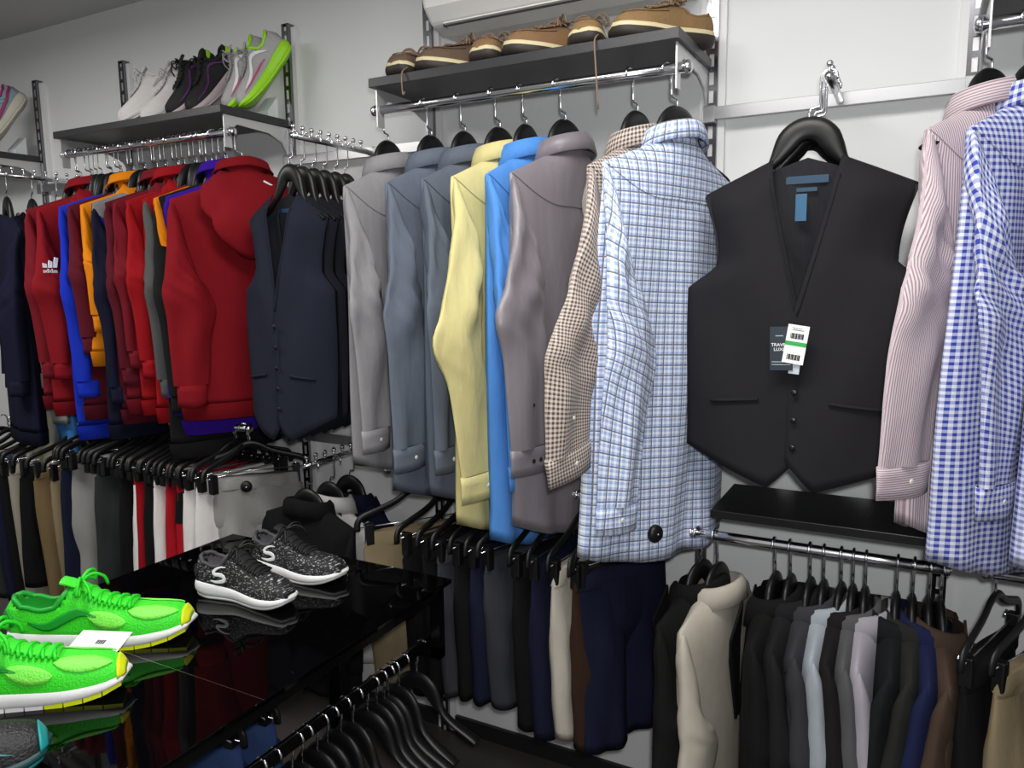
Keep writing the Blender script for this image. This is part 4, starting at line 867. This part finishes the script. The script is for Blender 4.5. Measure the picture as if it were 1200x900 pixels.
PBLK = dict(upper=FLECK, sole=WHITER, lining=LGY, lace=BLL, tongue=BKN, collar=mat('collar_grey', (.25, .25, .26), .7), patches=[('letter_logo', pcurve(S_LOGO, .06), WHITER), ('letter_logo', pcurve([(a_, PI-b_) for a_, b_ in S_LOGO], .06), WHITER)]+both('heel_panel', [(.015, .9), (.03, .5), (.06, .2)], .12, BKN), bow=True, lr=.0026)
GB = 'black flecked knit shoes on the glass table'
make_shoe('knit_shoe', 'black and white flecked knit shoe with white letter logo facing the room', GB, (1.905, -.855, TZ+.005), math.radians(6), PBLK, .295, 'run', 1)
make_shoe('knit_shoe', 'black and white flecked knit shoe behind its twin at the table end', GB, (1.90, -.665, TZ+.005), math.radians(3), PBLK, .305, 'run', -1)
TEALR = mat('rubber_teal', (.10, .55, .55), .5); LTH = mat('leather_black', (.10, .10, .11), .5, bump=.4, bscale=220)
PTE = dict(upper=LTH, sole=mat('rubber_dark_teal', (.05, .22, .23), .5), lug=TEALR, lining=mat('lining_teal', (.1, .4, .4), .8), lace=BLL, tongue=LTH, collar=TEALR, tread=False, patches=both('teal_piping', [(.35, .3), (.5, .9), (.65, .75), (.85, .35)], .035, TEALR)+both('teal_piping', [(.1, .5), (.3, .9), (.42, 1.05)], .035, TEALR)+[('toe_cap', lambda u: ((.955, .02+(PI-.04)*u), (.992, .02+(PI-.04)*u)), TEALR)])
make_shoe('trail_shoe', 'black trail shoe with teal piping beside the neon green shoe', 'trail shoes on the glass table', by_toe(2.255, -1.455, 62, .34), math.radians(62), PTE, .30, 'run', 1, scl=1.13)
# white price card across the green shoes
c = boxes('price_card', [(-.055, .055, -.03, .03, 0, .0012)], PAPER); tag(c, 'white price card with barcode lying across the neon green shoes', 'price card')
#@@CARD
c.matrix_world = Matrix.Translation((2.06, -1.235, TZ+.066)) @ Matrix.Rotation(math.radians(22), 4, 'Z') @ Matrix.Rotation(math.radians(16), 4, 'X')
boxes('barcode', [(-.006+i*.0016, -.006+i*.0016+.0005*(1+i % 3), -.008, .004, .0012, .0016) for i in range(13)], INK, c)
# ---------------------------------------------------------------- boat shoes on the shirt shelf
def boat(nm, c): return mat('nubuck_'+nm, c, .8, bump=.3, bscale=180, var=.12, vscale=40)
CREAM = mat('rubber_cream', (.80, .75, .60), .6); LTAN = mat('lace_tan', (.48, .40, .33), .7); GUM = mat('rubber_gum', (.17, .14, .12), .6)
def boat_pal(m): return dict(upper=m, sole=CREAM, lug=GUM, lining=mat('lining_tan', (.55, .42, .30), .8), lace=LTAN, nlace=3, lr=.0022, bow=True, patches=[('toe_seam', pcurve([(.52, .75), (.70, .85), (.86, 1.1), (.90, PI/2), (.86, PI-1.1), (.70, PI-.85), (.52, PI-.75)], .05), m)])
B1, B2, B3 = boat('brown', (.36, .29, .23)), boat('tan', (.48, .36, .24)), boat('golden', (.50, .39, .25))
GBS = 'boat shoes on the shelf above the dress shirts'
for i, (tx, ty_, a, m, lb) in enumerate([
  (2.185, -.325, -82, B1, 'dull brown boat shoe at the shelf end, farther from the tan pairs'), (2.255, -.315, 234, B1, 'dull brown boat shoe next to the middle tan pair'),
  (2.465, -.325, -80, B2, 'tan boat shoe of the middle pair, beside the dull brown pair'), (2.535, -.32, 232, B2, 'tan boat shoe of the middle pair, beside the golden pair'),
  (2.755, -.325, -80, B3, 'golden tan boat shoe with its lace hanging over the shelf edge'), (2.83, -.315, 228, B3, 'golden tan boat shoe beside the shelf bracket')]):
    x, y = tx-.275*math.cos(math.radians(a)), ty_-.275*math.sin(math.radians(a))
    t, s_ = make_shoe('boat_shoe', lb, GBS, (x, y, ZS+.004), math.radians(a), boat_pal(m), .275, 'boat', 1 if i % 2 else -1)
    if 'hanging' in lb or 'shelf end' in lb:
        d = .16 if 'hanging' in lb else .05; v = math.radians(a); R_ = Matrix.Rotation(-v, 3, 'Z')
        P_ = [Vector(q) for q in ((tx+.01, -.22, ZS+.06), (tx+.035, -.31, ZS+.02), (tx+.04, -.345, ZS-.005), (tx+.045, -.35, ZS-.06), (tx+.052, -.35, ZS-.005-d))]
        P_ = [R_ @ (q-Vector((x, y, ZS+.004))) for q in P_]; tube('loose_lace', catmull([tuple(q) for q in P_], 20), .0022, LTAN, t, 6)
# ---------------------------------------------------------------- sneakers on the sports shelf
WM = mat('mesh_white', (.74, .74, .76), .7, bump=.3, bscale=200); SIL = mat('mesh_silver', (.66, .66, .66), .6, bump=.3, bscale=200); LIME = mat('trim_lime', (.62, .88, .10), .5); PNK = mat('trim_pink', (.72, .30, .48), .5); BPU = mat('mesh_black_purple', (.07, .06, .08), .7, bump=.3, bscale=200); PURP = mat('trim_purple', (.32, .10, .38), .5); SKY = mat('trim_sky', (.42, .66, .72), .5); MAG = mat('trim_magenta', (.60, .12, .38), .5); SBL = mat('mesh_silver_blue', (.52, .60, .64), .5, bump=.3, bscale=200)
PWH = dict(upper=WM, sole=mat('rubber_pale', (.80, .80, .80), .5), lining=WM, lace=mat('lace_white', (.8, .8, .8), .6), collar=WM, patches=both('grey_panel', [(.05, .9), (.2, .5), (.4, .3)], .06, SIL)+both('dark_badge', [(.14, .22), (.26, .20)], .08, BPU))
PBP = dict(upper=BPU, sole=mat('rubber_white_pink', (.72, .66, .68), .5), lining=BPU, lace=BLL, collar=BPU, patches=both('lime_trim', [(.02, 1.2), (.06, .7), (.14, .3)], .08, LIME)+both('purple_trim', [(.2, .3), (.4, .7), (.6, .4), (.85, .3)], .06, PURP))
PSL = dict(upper=SIL, sole=LIME, lug=LIME, lining=LIME, lace=mat('lace_silver', (.6, .6, .6), .5), collar=LIME, patches=both('white_panel', [(.25, .3), (.45, .8), (.62, .5), (.8, .35)], .10, WHITER)+both('pink_trim', [(.35, .2), (.6, .3), (.85, .25)], .05, PNK))
PSP = dict(upper=SBL, sole=mat('rubber_cream_white', (.76, .74, .68), .5), lining=MAG, lace=mat('lace_plum', (.35, .2, .3), .6), collar=MAG, patches=both('magenta_band', [(.03, .9), (.08, .45), (.3, .2), (.6, .18), (.9, .25)], .07, MAG)+both('sky_stripe', [(.2, .35), (.32, .8)], .06, SKY)+both('sky_stripe', [(.28, .3), (.42, .75)], .06, SKY))
GSN = 'sneakers on the shelf above the red jackets'
R_ = math.radians
def tilted(lb, grp, tx, ty_, a, tl, P, L, mi):
    """tilted sneaker resting on its toe at (tx, ty_) on the shelf, laces toward heading a"""
    h, v = L*math.cos(R_(tl)), L*math.sin(R_(tl)); make_shoe('sneaker', lb, grp, (tx-h*math.cos(R_(a)), ty_-h*math.sin(R_(a)), ZS+v-.012*math.cos(R_(tl))+.012), R_(a), P, L, 'run', mi, (0, R_(tl)))
tilted('white mesh sneaker with a dark badge, nearest the shelf end', GSN, .86, -.22, 226, 36, PWH, .30, 1)
tilted('white mesh sneaker behind its white twin', GSN, .96, -.20, 224, 34, PWH, .30, -1)
tilted('black and purple sneaker next to the white mesh sneakers', GSN, 1.13, -.21, 246, 47, PBP, .28, 1)
tilted('black and purple sneaker next to the silver and lime pair', GSN, 1.225, -.205, 244, 47, PBP, .28, -1)
tilted('silver and lime sneaker standing tilted beside the black pair', GSN, 1.375, -.17, 228, 54, PSL, .275, 1)
tilted('silver and lime sneaker standing tilted beside the upright', GSN, 1.455, -.18, 226, 54, PSL, .275, -1)
tilted('silver blue sneaker with magenta trim on the far shelf', 'sneakers on the far shelf', -.085, -.20, 236, 55, PSP, .29, 1)
# tilted shoe stands (clear acrylic wedges) carrying the tilted sneakers
ACR = mat('acrylic_clear', (.85, .87, .88), .15, spec=.5)
for x, y0, h, lb in ((.98, -.05, .06, 'small acrylic riser under the white mesh sneakers'), (1.20, -.06, .08, 'small acrylic riser under the black and purple sneakers'), (1.445, -.055, .08, 'small acrylic riser under the silver and lime sneakers'), (-.06, -.07, .08, 'small acrylic riser under the silver blue sneaker')):
    o = extrude_poly('shoe_riser', [(y0, ZS), (y0-.05, ZS), (y0-.05, ZS+h*.3), (y0, ZS+h)], 0, x-.03, x+.03, ACR); tag(o, lb, 'riser', 'acrylic shoe risers')
